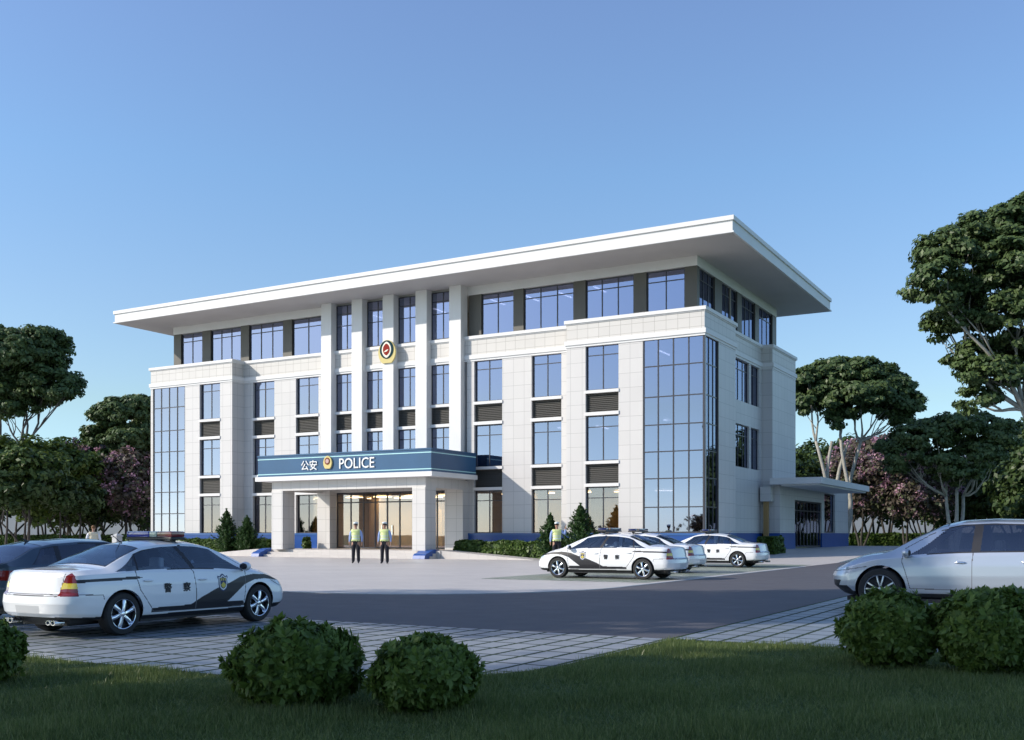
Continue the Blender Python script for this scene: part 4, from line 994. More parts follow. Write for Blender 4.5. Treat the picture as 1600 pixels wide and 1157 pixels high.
# dark hatchback beyond the near police car
wag=dict(x=(-2.15,2.2),wheel=.32,gap=.05,axles=(-1.28,1.30),round=.46,pw=2.6,tw=.21,
  top=[(-2.15,.95),(-2.05,1.04),(-1.75,1.16),(-1.40,1.32),(-1.0,1.40),(-.4,1.44),(.1,1.43),(.4,1.37),(.8,1.2),(1.15,1.02),(1.3,.96),(1.7,.88),(2.05,.76),(2.2,.66)],
  belt=[(-2.15,.98),(-1.5,.96),(0,.92),(1.0,.88),(1.5,.84),(2.2,.62)],
  edge=[(-2.15,.68),(-1.7,.63),(-1.2,.58),(-.3,.56),(.3,.57),(.7,.61),(1.1,.68),(1.35,.72),(1.9,.70),(2.2,.58)],
  width=[(-2.15,1.66),(-1.3,1.78),(0,1.80),(1.3,1.78),(2.2,1.6)],
  drop=[(-2.15,.04),(-1.6,.05),(-.8,.06),(.5,.06),(1.1,.05),(1.5,.05),(2.2,.06)],
  bottom=[(-2.15,.30),(-1.8,.26),(-1.3,.22),(1.3,.20),(1.9,.22),(2.2,.26)],
  nose=[(.2,.12),(.35,0),(.5,0),(.62,.06),(.8,.18)], tail=[(.2,.1),(.4,0),(.6,0),(.8,.06),(1.1,.12)],
  glass_x=(-1.85,1.15))
wagd=dict(front_door=[(-.02,.30),(-.02,.62),(-.05,.92),(-.12,1.3),(.35,1.32),(.72,1.16),(1.0,.98),(1.02,.60),(1.0,.30)],
  rear_door=[(-.80,.32),(-.92,.50),(-1.0,.66),(-1.05,.93),(-.95,1.22),(-.12,1.3),(-.05,.92),(-.02,.62),(-.02,.30)],
  seams=[[(-2.1,.62),(-1.65,.60)]],black=[],sill=[(-3,.33),(3,.28)],pillars=[(-.05,-.12,.05),(-1.06,-.98,.05)],win_a=(-1.62,-1.25),win_b=(1.08,.42),
  screen=(.42,1.22),backlight=(-1.95,-1.20),
  lamps=[(-1.8,-1,[(.45,.74),(.45,.90),(1.2,.92),(1.2,.74)]),(1.8,1,[(.42,.60),(.42,.69),(1.2,.73),(1.2,.64)])],
  lamp_names=[('tail_lamp',M['lamp_red']),('headlamp',M['lamp_clear'])],
  end_marks=[(-1.9,-1,[(0,.56),(.26,.56),(.26,.68),(0,.68)],4),(1.9,1,[(0,.50),(.33,.50),(.36,.60),(0,.61)],2)],
  end_seams=[],handles=[(.12,.80),(-.85,.82)],rim='five',mirror=(.96,.90),cabin=(.0,-.80,.98))
wg=make_car('hatchback','dark slate blue hatchback at the left edge, parked beyond the near police car','car',wag,dict(paint=M['wagon'],black=M['wagon'],glass=M['dark_glass'],seat=M['seat'],handle=M['wagon']),wagd)
b=MB(); b.add([(-1.18,0,1.44),(-1.10,0,1.35),(-1.02,.0,1.38),(-1.12,.02,1.36),(-1.12,-.02,1.36)],[[0,1,3],[0,4,1],[0,3,2],[0,2,4]]); b.build('aerial',M['car_trim'],wg)
wg.location=(2.55,-40.15,.012); wg.rotation_euler=(0,0,R(90)); wg.scale=(.93,.93,.91)
# ------------------------------------------------------------------ people
def person(name,label,H,arms,shirt,trouser,vest=None,cap=True,hair=None,look=0.0,group=None):
    """front faces -y; one skinned body; arms = per side (elbow, wrist) in unit-height coordinates"""
    root=empty(name); tag(root,label,'person',group)
    h=H
    V=[];E=[];Rr=[]
    def v(p,r): V.append((p[0]*h,p[1]*h,p[2]*h)); Rr.append((r[0]*h,r[1]*h) if hasattr(r,'__len__') else (r*h,r*h)); return len(V)-1
    def chain(a,pts):
        for p,r in pts:
            b=v(p,r); E.append((a,b)); a=b
        return a
    pel=v((0,0,.535),(.088,.060))
    chest=chain(pel,[((0,0,.60),(.092,.066)),((0,.004,.68),(.102,.070)),((0,.006,.76),(.106,.068)),((0,.006,.800),(.070,.045))])
    neck=chain(chest,[((0,0,.835),.030),((0,-.004,.865),.028)])
    head=chain(neck,[((0,-.008,.895),(.036,.040)),((0,-.008,.935),(.042,.052)),((0,-.004,.972),(.034,.042))])
    for s in (1,-1):
        chain(pel,[((s*.052,0,.485),(.060,.064)),((s*.058,-.002,.38),(.055,.058)),((s*.060,0,.28),(.047,.049)),((s*.064,.004,.17),(.043,.046)),((s*.068,.004,.055),(.040,.043)),((s*.072,-.015,.020),(.026,.020)),((s*.078,-.075,.014),(.024,.014))])
        el_,wr_=arms[0 if s>0 else 1]
        sh=(s*.115,.006,.785)
        a=chain(chest,[(sh,(.044,.044)),(((sh[0]+el_[0])/2,(sh[1]+el_[1])/2,(sh[2]+el_[2])/2),.038),(el_,.032),(((wr_[0]+el_[0])/2,(wr_[1]+el_[1])/2,(wr_[2]+el_[2])/2),.025),(wr_,.018)])
        d=Vector(wr_)-Vector(el_); d.normalize(); side=Vector((0,-1,0)) if abs(d.y)<.8 else Vector((1,0,0)); side=(side-d*side.dot(d)).normalized()
        palm=Vector(wr_)+d*.030; a=chain(a,[(tuple(palm),(.016,.022))])
        for k,(o,L) in enumerate(((-.016,.036),(-.006,.043),(.005,.042),(.015,.034))):
            st=palm+d*.014+side*o; chain(a,[(tuple(st),.0062),(tuple(st+d*L*.55+Vector((-s*.004,0,0))),.0056),(tuple(st+d*L+Vector((-s*.011,0,0))),.0045)])
        th=palm-d*.006-side*.018; chain(a,[(tuple(th),.0068),(tuple(th+d*.022-side*.010),.0055)])
    me=bpy.data.meshes.new('b'); me.from_pydata(V,E,[]); o=bpy.data.objects.new('b',me); C.objects.link(o)
    sk=o.modifiers.new('s','SKIN'); sk.use_smooth_shade=True; 
    for i,d in enumerate(me.skin_vertices[0].data): d.radius=Rr[i]; d.use_root=(i==0)
    sb=o.modifiers.new('u','SUBSURF'); sb.levels=2; sb.render_levels=2
    bpy.context.view_layer.update(); dg=bpy.context.evaluated_depsgraph_get()
    bm=bpy.data.meshes.new_from_object(o.evaluated_get(dg)); bpy.data.objects.remove(o)
    bm.name='body'; bm.materials.clear()
    for m_ in (M['skin'],shirt,trouser,M['shoe']): bm.materials.append(m_)
    wz=[min(a[1][2],a[1][2]) for a in arms]
    wps=[Vector(a[1])*h for a in arms]; els=[Vector(a[0])*h for a in arms]
    co=np.empty(len(bm.vertices)*3); bm.vertices.foreach_get('co',co); co=co.reshape(-1,3)
    for p in bm.polygons:
        c=p.center; zz=c.z/h; m_=1
        if zz>.832: m_=0
        if zz<.545 and abs(c.x)<.145*h: m_=2
        if zz<.030: m_=3
        for wv,ev in zip(wps,els):
            d=(wv-ev).normalized()
            if (c-wv).dot(d)>-.004*h and (c-wv).length<.11*h: m_=0
        p.material_index=m_; p.use_smooth=True
    link('body',bm,root)
    if vest:
        sel=[p for p in bm.polygons if p.material_index==1 and abs(p.center.x)<.108*h and .545*h<p.center.z<.825*h]
        mb=MB(); mp={}
        for p in sel:
            for i in p.vertices:
                if i not in mp:
                    vv=bm.vertices[i]; mp[i]=len(mb.v); mb.v.append(tuple(vv.co+vv.normal*.010*h))
            c=p.center; zz=c.z/h
            mb.f.append([mp[i] for i in p.vertices]); mb.m.append(1 if (.585<zz<.61 or .655<zz<.675) else 0)
        ob=mb.build('vest',[vest,M['vest_grey']],root,True)
        sm=ob.modifiers.new('t','SOLIDIFY'); sm.thickness=.006*h; sm.offset=0
    hz=.93*h; hd=[]
    # face
    b=MB(); b.ell((0,-.060*h,.925*h),(.007*h,.010*h,.012*h),8,6); b.build('nose',M['skin'],root,True)
    for s in (1,-1):
        b=MB(); b.ell((s*.017*h,-.052*h,.938*h),(.006*h,.006*h,.004*h),8,6); b.build('eye',M['shoe'],root,True)
        b=MB(); b.ell((s*.045*h,-.004*h,.928*h),(.006*h,.012*h,.017*h),8,6); b.build('ear',M['skin'],root,True)
    b=MB(); b.ell((0,-.052*h,.903*h),(.014*h,.005*h,.003*h),8,6); b.build('mouth',M['em_red'],root,True)
    if hair:
        b=MB(); b.ell((0,.006*h,.957*h),(.048*h,.056*h,.046*h),16,10); b.build('hair',hair,root,True)
    if cap:
        b=MB(); b.ell((0,.008*h,.945*h),(.047*h,.055*h,.036*h),16,10); b.build('hair',M['shoe'],root,True)
        b=MB(); b.lathe([(.050*h,.958*h),(.052*h,.972*h),(.062*h,.990*h),(.060*h,1.002*h),(.040*h,1.012*h),(.001,1.014*h)],n=24)
        for i in range(len(b.v)):
            x,y,z=b.v[i]; b.v[i]=(x,y*1.12-.002*h,z-(y)*.15)
        b.build('cap',M['cap'],root,True)
        b=MB(); b.lathe([(.0515*h,.952*h),(.053*h,.968*h)],n=24); 
        for i in range(len(b.v)):
            x,y,z=b.v[i]; b.v[i]=(x,y*1.12-.002*h,z-(y)*.15)
        n=10; pts=[(math.sin(t)*.046*h,-.052*h-math.cos(t)*.026*h,.958*h-math.cos(t)*.010*h) for t in np.linspace(-1.35,1.35,n)]; pi=[(math.sin(t)*.048*h,-.040*h,.962*h) for t in np.linspace(-1.35,1.35,n)]
        b.add(pts+pi,[[i,i+1,n+i+1,n+i] for i in range(n-1)])
        b.build('cap_band',M['shoe'],root,True)
    return root
down=(((.150,.012,.645),(.158,-.015,.520)),((-.150,.012,.645),(-.158,-.015,.520)))
GPn='officers standing before the station'
face=R(20)
p1=person('person','officer standing left of the pair on the plaza, white cap, yellow-green vest, arms down',1.90,down,M['shirt'],M['navy_cloth'],M['vest'],group=GPn)
a=at(556,2275/46.5); p1.location=(a[0],a[1],.012); p1.rotation_euler=(0,0,THETA-R(6))
p2=person('person','officer standing right of the pair on the plaza, white cap, yellow-green vest, feet apart',1.90,down,M['shirt'],M['navy_cloth'],M['vest'],group=GPn)
a=at(601,2275/47.0); p2.location=(a[0],a[1],.012); p2.rotation_euler=(0,0,THETA-R(10))
wave=(((.200,-.02,.720),(.215,-.05,.865)),((-.150,.012,.645),(-.158,-.015,.520)))
p3=person('person','officer in white cap raising one hand, standing between conifers behind the nearest parked police car',1.90,wave,M['shirt'],M['navy_cloth'],M['vest'],group=GPn)
a=at(870,49.0); p3.location=(a[0],a[1],.012); p3.rotation_euler=(0,0,THETA)
p4=person('person','brown-haired person in cream vest and white sleeves seen from behind beyond the left police car',1.74,down,M['white_cloth'],M['navy_cloth'],None,cap=False,hair=M['hair'])
a=at(146,44); p4.location=(a[0],a[1],.012); p4.rotation_euler=(0,0,THETA+R(200))
mb=MB()
bmv=[c for c in p4.children if c.name.startswith('body')][0].data; mp={}
for p in bmv.polygons:
    if p.material_index==1 and abs(p.center.x)<.105*1.74 and .56*1.74<p.center.z<.825*1.74:
        for i in p.vertices:
            if i not in mp: vv=bmv.vertices[i]; mp[i]=len(mb.v); mb.v.append(tuple(vv.co+vv.normal*.02))
        mb.f.append([mp[i] for i in p.vertices]); mb.m.append(0)
mb.build('waistcoat',M['cream'],p4,True)
# ------------------------------------------------------------------ vegetation
def leaf_quads(P,Nn,size,rng,elong=1.7,var=.35):
    """folded diamond leaves; P points, Nn preferred normals"""
    n=len(P); a=rng.normal(size=(n,3)); nn=Nn+a*.55; nn/=np.linalg.norm(nn,axis=1,keepdims=True)
    t=np.cross(nn,rng.normal(size=(n,3))); t/=np.linalg.norm(t,axis=1,keepdims=True); b=np.cross(nn,t)
    s=size*(1-var+2*var*rng.random((n,1))); L=s*elong/2; W=s/2
    q=np.stack([P-t*L,P+b*W+nn*s*.12-t*L*.1,P+t*L,P-b*W+nn*s*.12-t*L*.1],1)
    return q
def sph(n,rng):
    v=rng.normal(size=(n,3)); return v/np.linalg.norm(v,axis=1,keepdims=True)
def clump_points(lobes,n,rng,csize,under=.35,fill=.25,flat=.55):
    """lobes [(cx,cy,cz,rx,ry,rz)] -> points grouped in small clumps over each lobe's surface"""
    vol=np.array([l[3]*l[4]+l[3]*l[5]+l[4]*l[5] for l in lobes]); vol/=vol.sum(); PP=[];NN=[]
    for l,wt in zip(lobes,vol):
        area=4*math.pi*(l[3]*l[4]+l[3]*l[5]+l[4]*l[5])/3
        k=max(6,int(area/(csize*csize*1.25))); d=sph(k*3,rng); keep=(d[:,2]>-.15)|(rng.random(len(d))<under); d=d[keep][:k]
        ph=d*3.3+np.array(l[:3])*.9; gap=np.sin(ph[:,0]*1.7+ph[:,2])*np.sin(ph[:,1]*1.9+ph[:,2]*1.3); d=d[gap>-.46+.30*rng.random(len(d))] if len(d)>12 else d
        r=.80+.30*rng.random((len(d),1)); inn=rng.random(len(d))<fill; r[inn]*=.55+.3*rng.random((inn.sum(),1))
        cc=np.array(l[:3])+d*r*np.array(l[3:]); m=max(4,int(n*wt/len(d)))
        u=sph(m*len(d),rng)*(rng.random((m*len(d),1))**.45)*csize*np.array([1,1,flat])*(.7+.6*np.repeat(rng.random((len(d),1)),m,0))
        c=np.repeat(cc,m,0); PP.append(c+u); up=np.array([0,0,1.0]); NN.append(u/csize*.9+np.repeat(d,m,0)*.6+up*.5)
    return np.concatenate(PP),np.concatenate(NN)
def limb(mb,a,b,r0,r1,rng,sag=.0,n=7,wob=.05):
    a=np.array(a,float);b=np.array(b,float);L=np.linalg.norm(b-a); pts=[]
    off=rng.normal(size=3)*L*wob; off2=rng.normal(size=3)*L*wob*.6
    for k in range(n):
        t=k/(n-1); p=a*(1-t)+b*t; p=p+off*math.sin(math.pi*t)+off2*math.sin(2*math.pi*t)*.5; p[2]-=sag*L*math.sin(math.pi*t); pts.append(p)
    rs=[r0*(1-k/(n-1))+r1*k/(n-1) for k in range(n)]
    mb.tube([tuple(p) for p in pts],rs,7); return pts
def tree(name,label,cat,base,stems,lobes,leafm,bark,nleaf,lsize,csize,seed,r0=.16,group=None,under=.3,flowers=None,twigs=3,flat=.55,fill=.25,forks=None):
    """stems: list of fork points (relative to base) each trunk runs to; lobes relative to base"""
    rng=np.random.default_rng(seed); root=empty(name,base); tag(root,label,cat,group)
    mb=MB(); tips=[]
    for j,s in enumerate(stems):
        st=(rng.normal()*r0*.5,rng.normal()*r0*.5,-.1)
        pts=limb(mb,st,s,r0,r0*.55,rng,n=8,wob=.03); tips.append((np.array(s),pts))
    for l in lobes:
        c=np.array(l[:3]); e=c-np.array([0,0,l[5]*.3]); d=[np.linalg.norm(t[0][:2]-c[:2])+abs(t[0][2]-c[2])*.3+(5 if t[0][2]>c[2] else 0) for t in tips]
        t=tips[int(np.argmin(d))]
        pts=limb(mb,t[0],e,r0*.50,r0*.14,rng,sag=.06,n=7,wob=.07)
        for q in range(twigs):
            u=sph(1,rng)[0]; u[2]=abs(u[2])*.6; i=rng.integers(2,6)
            limb(mb,pts[i],c+u*np.array(l[3:])*.80,r0*.20,r0*.05,rng,n=5,wob=.08)
    mb.build('trunk',bark,root,True)
    P,Nn=clump_points(lobes,nleaf,rng,csize,under,fill,flat)
    q=leaf_quads(P,Nn,lsize,rng)
    mats=[leafm]; mi=None
    me=quads_mesh('crown',q,mats,mi); link('crown',me,root)
    if flowers:
        fm,cnt,fs=flowers; k=rng.integers(0,len(P),cnt//14); PP=np.repeat(P[k],14,0)+rng.normal(size=(len(k)*14,3))*.16*np.array([1,1,.9]); 
        q=leaf_quads(PP,sph(len(PP),rng),fs,rng,1.1); link('blossom',quads_mesh('blossom',q,[fm]),root)
    return root
def rel(base,px,py,Y,rx,ry,rz):
    p=at(px,Y,zat(py,Y)); return (p[0]-base[0],p[1]-base[1],p[2]-base[2],rx,ry,rz)
# great tree at the right edge
B=at(1668,33); Yt=33; 
def RL(lst,B,Y0):
    return [rel(B,px,py,Y0+dy,wx*Y0/F_PX,wx*Y0/F_PX*.9,wz*Y0/F_PX) for px,py,dy,wx,wz in lst]
L=RL([(1500,400,0,62,40),(1462,450,-.6,40,38),(1560,370,.6,70,40),(1595,345,0,45,35),(1610,420,-.8,75,62),(1545,470,.4,72,44),(1480,505,.6,30,25),(1510,510,0,40,24),(1590,500,-.4,60,45),(1650,420,.8,70,90),(1700,480,0,70,80),(1650,350,0,60,50),(1520,560,.4,34,26),(1548,585,0,50,28),(1530,625,.2,30,18),(1575,555,.5,30,25),(1620,540,.6,40,25)],B,Yt)
st=[rel(B,1598,640,Yt,0,0,0)[:3],rel(B,1640,590,Yt+.5,0,0,0)[:3],rel(B,1660,560,Yt+1.2,0,0,0)[:3]]
tree('umbrella_tree','tall dark green tree leaning in from the right edge, highest in the picture','tree',B,st,L,M['leaf_umb'],M['bark_pale'],95000,.10,.33,11,r0=.15,twigs=4,under=.25,fill=.12,flat=.45)
# left edge umbrella tree
B=at(-60,100); Yt=100
L=RL([(20,560,0,70,40),(60,545,1,52,30),(75,600,0,48,36),(-20,560,1,60,50),(100,615,-1,24,22),(-10,610,0,40,36),(45,625,1,40,22),(10,640,-1,24,12)],B,Yt)
st=[rel(B,35,700,Yt,0,0,0)[:3],rel(B,0,690,Yt+1,0,0,0)[:3]]
tree('umbrella_tree','spreading umbrella-crowned tree at the left edge with slanting bare grey trunk','tree',B,st,L,M['leaf_umb'],M['bark_grey'],60000,.25,.78,12,r0=.26,under=.2,fill=.1,flat=.45)
# behind the left end of the building
B=at(236,92); Yt=92
L=RL([(190,650,0,46,24),(225,645,1,36,26),(165,680,0,28,26),(205,690,-1,44,18),(240,690,0,30,26),(180,715,0,22,14)],B,Yt)
st=[rel(B,215,745,Yt,0,0,0)[:3],rel(B,228,740,Yt+1,0,0,0)[:3]]
tree('umbrella_tree','umbrella-crowned tree just behind the left end of the building','tree',B,st,L,M['leaf_umb'],M['bark_grey'],42000,.22,.68,13,r0=.24,under=.2,fill=.1,flat=.45)
# right group behind the annex
B=at(1312,84); Yt=84
L=RL([(1262,600,0,28,22),(1300,592,1,52,28),(1345,590,0,46,26),(1385,610,0,40,30),(1408,632,-1,26,26),(1345,625,-1,60,26),(1275,630,0,36,22),(1400,650,0,24,14),(1318,655,0,20,14)],B,Yt)
st=[rel(B,1300,690,Yt,0,0,0)[:3],rel(B,1313,680,Yt,0,0,0)[:3],rel(B,1326,690,Yt+1,0,0,0)[:3],rel(B,1275,690,Yt,0,0,0)[:3],rel(B,1345,690,Yt,0,0,0)[:3]]
tree('umbrella_tree','umbrella-crowned tree with many pale stems rising behind the side canopy','tree',B,st,L,M['leaf_umb'],M['bark_pale'],60000,.20,.62,14,r0=.21,under=.2,fill=.1,flat=.45)
B=at(1490,60); Yt=60
L=RL([(1440,690,0,44,26),(1480,668,0,46,18),(1420,715,0,34,26),(1470,725,-1,30,16),(1535,672,1,46,22),(1560,690,0,28,22),(1520,715,0,40,22),(1400,700,1,26,18),(1500,745,-1,26,12)],B,Yt)
st=[rel(B,1478,775,Yt,0,0,0)[:3],rel(B,1495,765,Yt,0,0,0)[:3],rel(B,1505,775,Yt+.6,0,0,0)[:3]]
tree('umbrella_tree','lower umbrella-crowned tree with pale forked trunk standing behind the silver car','tree',B,st,L,M['leaf_umb'],M['bark_pale'],48000,.14,.44,15,r0=.15,under=.15,fill=.05,flat=.45)
# small flowering and green trees
def small_tree(name,label,h,r,leafm,bark,seed,flowers=None,group=None,nleaf=9000,ls=.24,cs=.6,base=(0,0,0),cat='tree',stem=.30,rz=1.0,r0=.13,nst=3):
    rng=np.random.default_rng(seed); z0=h*stem; L=[]
    for k in range(9):
        t=rng.random()*6.283; rr=r*.62*math.sqrt(rng.random()); zz=z0+(h-z0)*(.28+.55*rng.random()); s=r*(.42+.25*rng.random())
        L.append((rr*math.cos(t),rr*math.sin(t),min(zz,h-s*.8),s,s,s*.80*rz))
    L.append((0,0,h-r*.45,r*.5,r*.5,r*.5)); L.append((0,0,(z0+h)/2,r*.8,r*.8,(h-z0)*.35))
    st=[(rng.normal()*r*.16,rng.normal()*r*.16,z0*(.85+.3*rng.random())) for _ in range(nst)]
    return tree(name,label,cat,base,st,L,leafm,bark,nleaf,ls,cs,seed,r0=r0,group=group,flowers=flowers,under=.75,twigs=2,flat=.8,fill=.35)
def scatter(proto,items,labelf):
    out=[]
    for i,(px,Y,sc,rz) in enumerate(items):
        o=proto if i==0 else copy_tree(proto)
        a=at(px,Y); o.location=(a[0],a[1],0); o.scale=(sc,sc,sc*(.94+.12*((i*37)%10)/10)); o.rotation_euler=(0,0,rz); o['label']=labelf[i] if isinstance(labelf,list) else labelf
        out.append(o)
    return out
GL='trees in the grove left of the building'; GR='trees in the grove right of the building'
vt=random.Random(8)
tA=small_tree('grove_tree','x',10.5,4.0,M['leaf_mid'],M['bark_dark'],31,nleaf=15000,ls=.30,cs=.75,group=GL,stem=.26)
scatter(tA,[(40,78,.86,0),(95,86,.84,1.1),(-12,84,.84,2.0),(70,104,1.0,3.1)],
  ['bright mid-green broadleaf tree at the far left of the grove, lit on its left','mid-green tree in the left grove right of the brightest one','mid-green broadleaf tree cut by the left picture edge','taller mid-green tree standing back in the left grove'])
tB=small_tree('grove_tree','x',9.5,4.0,M['leaf_dark'],M['bark_dark'],32,nleaf=14000,ls=.30,cs=.75,group=GL,stem=.22)
scatter(tB,[(130,92,.86,0),(172,96,.84,1.3),(215,92,.88,2.2),(10,112,1.25,.6),(150,122,1.2,.9),(235,118,1.15,1.9),(110,118,1.15,2.9)],
  ['dark green tree low in the left grove behind the walking person','dark green tree in the left grove between the person and the stone post','dark green tree against the left corner of the building','dark green tree farthest back at the left edge, top just above the grove','dark green back-row tree behind the plum blossoms left','dark green back-row tree peeping beside the left glass corner','dark green back-row tree in the middle of the left grove'])
tP=small_tree('blossom_tree','x',9.0,3.4,M['leaf_plum'],M['bark_dark'],33,flowers=(M['blossom'],5200,.19),nleaf=9000,ls=.24,cs=.62,group='pink blossom trees',stem=.28)
scatter(tP,[(200,88,.98,0),(150,100,1.12,.8),(228,100,1.12,1.9),(1345,92,.98,0.5),(1385,98,1.1,1.6),(1415,90,.92,2.5),(1365,108,1.25,3.3),(1450,88,.86,4.1)],
  ['plum-leaved pink blossom tree nearest the left corner of the building','plum-leaved pink blossom tree rising above the left grove','plum blossom tree half hidden by the left end of the building','pink blossom tree next to the annex corner on the right','pink blossom tree second from the annex on the right','pink blossom tree fullest in flower, left of the pale forked trunk','dark plum tree standing tallest behind the right blossom trees','pink blossom tree behind the pale forked trunk on the right'])
tC=copy_tree(tB)
for o_ in (tC,): o_['group']=GR
scatter(tC,[(1500,104,.9,.3),(1545,92,.95,1.2),(1582,88,.95,2.1),(1618,80,.95,.8),(1275,118,1.15,1.8),(1330,124,1.3,2.6),(1440,122,1.1,0.2),(1620,98,1.2,1.2),(1245,108,1.0,.5)],
  ['dark green grove tree directly behind the pale forked trunk','dark green grove tree above the roof of the silver car, left one','dark green grove tree above the roof of the silver car, middle one','dark green grove tree at the right picture edge above the silver car','dark green tree seen over the side canopy between pale stems','dark green tree behind the first right blossom tree','dark green back-row tree between blossom trees and forked trunk','dark green back-row tree cut by the right picture edge','dark green tree beside the rear corner of the building above the canopy'])
# columns of thin trunks in the left grove
tt=tree('sapling','x','tree',(0,0,0),[(0,0,3.2)],[(0,0,5.0,1.7,1.7,1.5),(.6,.3,4.2,1.1,1.1,.8)],M['leaf_dark'],M['bark_dark'],3000,.26,.6,41,r0=.12,group='thin saplings behind the left hedge',under=.9)
sp_=[(8,74),(24,80),(46,76),(62,84),(92,78),(104,88),(124,80)]
names=['leftmost thin sapling behind the left hedge','second thin sapling from the left picture edge','third thin sapling from the left picture edge','fourth thin sapling from the left picture edge','fifth thin sapling from the left picture edge','sixth thin sapling from the left picture edge','thin sapling just left of the walking person']
for i,(px,Y) in enumerate(sp_):
    o=tt if i==0 else copy_tree(tt); a=at(px,Y); o.location=(a[0],a[1],0); sc=.85+.3*vt.random(); o.scale=(sc,sc,sc); o.rotation_euler=(R(vt.uniform(-4,4)),R(vt.uniform(-4,4)),vt.random()*6); o['label']=names[i]
# hedges
def hedge(name,label,p0,p1,wd,ht,z0,lsize,density,leafm,seed,group=None,cat='hedge'):
    rng=np.random.default_rng(seed); p0=np.array(p0,float);p1=np.array(p1,float); L=np.linalg.norm(p1-p0); d=(p1-p0)/L; nn=np.array([-d[1],d[0]])
    area=2*L*ht+L*wd+2*wd*ht; n=int(area*density); s=rng.random(n); u=rng.random(n)*L; 
    face=rng.choice(5,n,p=np.array([L*ht,L*ht,L*wd,wd*ht,wd*ht])/area)
    a=np.where(face==3,0,np.where(face==4,L,u)); b=np.where(face==0,-wd/2,np.where(face==1,wd/2,(rng.random(n)-.5)*wd)); z=np.where(face==2,ht,rng.random(n)*ht)
    # rounded shoulders and lumps
    lump=.05*np.sin(a*2.1+seed)+.04*np.sin(a*5.3+b*4)+.03*np.sin(z*6+a*3)
    k=1-.16*(z/ht)**4; b=b*k; jit=rng.normal(0,.035,n)
    nrm=np.zeros((n,3)); 
    for f_,v_ in ((0,(-nn[0],-nn[1],0)),(1,(nn[0],nn[1],0)),(2,(0,0,1)),(3,(-d[0],-d[1],0)),(4,(d[0],d[1],0))): nrm[face==f_]=v_
    P=np.stack([p0[0]+d[0]*a+nn[0]*b,p0[1]+d[1]*a+nn[1]*b,z0+z+0*z],1)+nrm*(lump+jit-.03)[:,None]
    q=leaf_quads(P,nrm*1.0+np.array([0,0,.5]),lsize,rng,1.6)
    me=quads_mesh(name,q,[leafm])
    o=link(name,me); tag(o,label,cat,group)
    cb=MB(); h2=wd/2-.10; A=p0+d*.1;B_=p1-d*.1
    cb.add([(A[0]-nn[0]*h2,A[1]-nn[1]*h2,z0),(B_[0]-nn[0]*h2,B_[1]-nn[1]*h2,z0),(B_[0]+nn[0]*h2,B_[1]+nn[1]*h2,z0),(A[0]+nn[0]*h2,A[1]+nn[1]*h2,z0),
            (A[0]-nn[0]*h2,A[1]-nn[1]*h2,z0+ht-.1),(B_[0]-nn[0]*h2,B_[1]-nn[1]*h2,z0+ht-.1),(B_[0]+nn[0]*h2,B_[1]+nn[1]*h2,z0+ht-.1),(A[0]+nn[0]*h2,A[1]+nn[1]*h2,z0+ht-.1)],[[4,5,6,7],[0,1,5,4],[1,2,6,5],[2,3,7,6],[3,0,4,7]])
    cb.build('twigs',M['core'],o); return o  # solid dark box added as the hedge's shaded inside, no separate twigs
GH='clipped hedges'
hedge('hedge','clipped hedge before the right facade behind the entrance ramp',(-14.2,-1.95),(-1.2,-1.95),1.25,.92,0,.13,420,M['leaf_hedge'],51,GH)
hedge('hedge','clipped hedge before the left facade beside the steps',(-41.0,-2.2),(-27.9,-2.2),1.3,.98,0,.15,330,M['leaf_hedge'],52,GH)
hedge('bush','small trimmed bush between left entrance column and blue wall',(-26.2,-1.3),(-25.95,-1.3),.5,.75,.40,.11,420,M['leaf_hedge'],53,None,'bush')
a=at(1206,58.0); hedge('bush','boxy trimmed bush beside the timber post at the flank wall',(a[0]-.1,a[1]-.9),(a[0]-.1,a[1]+.9),1.0,1.15,.02,.13,420,M['leaf_hedge'],54,None,'bush')
a,b_=at(1322,98),at(1800,98); hedge('hedge','long clipped hedge on the right between annex and silver car',a[:2],b_[:2],1.6,1.33,0,.22,150,M['leaf_hedge'],55,GH)
a,b_=at(-520,84),at(262,84); hedge('hedge','long clipped hedge on the left behind the walking person',a[:2],b_[:2],1.6,1.20,0,.20,160,M['leaf_hedge'],56,GH)
# boundary wall behind the groves
M['bwall']=noisy('boundary_wall',(.52,.50,.50),(.47,.45,.46),.3,.9)
for (x0,x1,Y,l) in ((-700,330,150,'pale rendered boundary wall behind the left grove'),(1250,2300,150,'pale rendered boundary wall behind the right grove')):
    A=at(x0,Y);B=at(x1,Y); d=Vector((B[0]-A[0],B[1]-A[1],0)).normalized(); n_=Vector((-d.y,d.x,0))*.3
    b=MB(); b.add([(A[0],A[1],0),(B[0],B[1],0),(B[0]+n_.x,B[1]+n_.y,0),(A[0]+n_.x,A[1]+n_.y,0),(A[0],A[1],4.0),(B[0],B[1],4.0),(B[0]+n_.x,B[1]+n_.y,4.0),(A[0]+n_.x,A[1]+n_.y,4.0)],[[4,5,6,7],[0,1,5,4],[1,2,6,5],[2,3,7,6],[3,0,4,7]])
    tag(b.build('boundary_wall',M['bwall']),l,'wall')
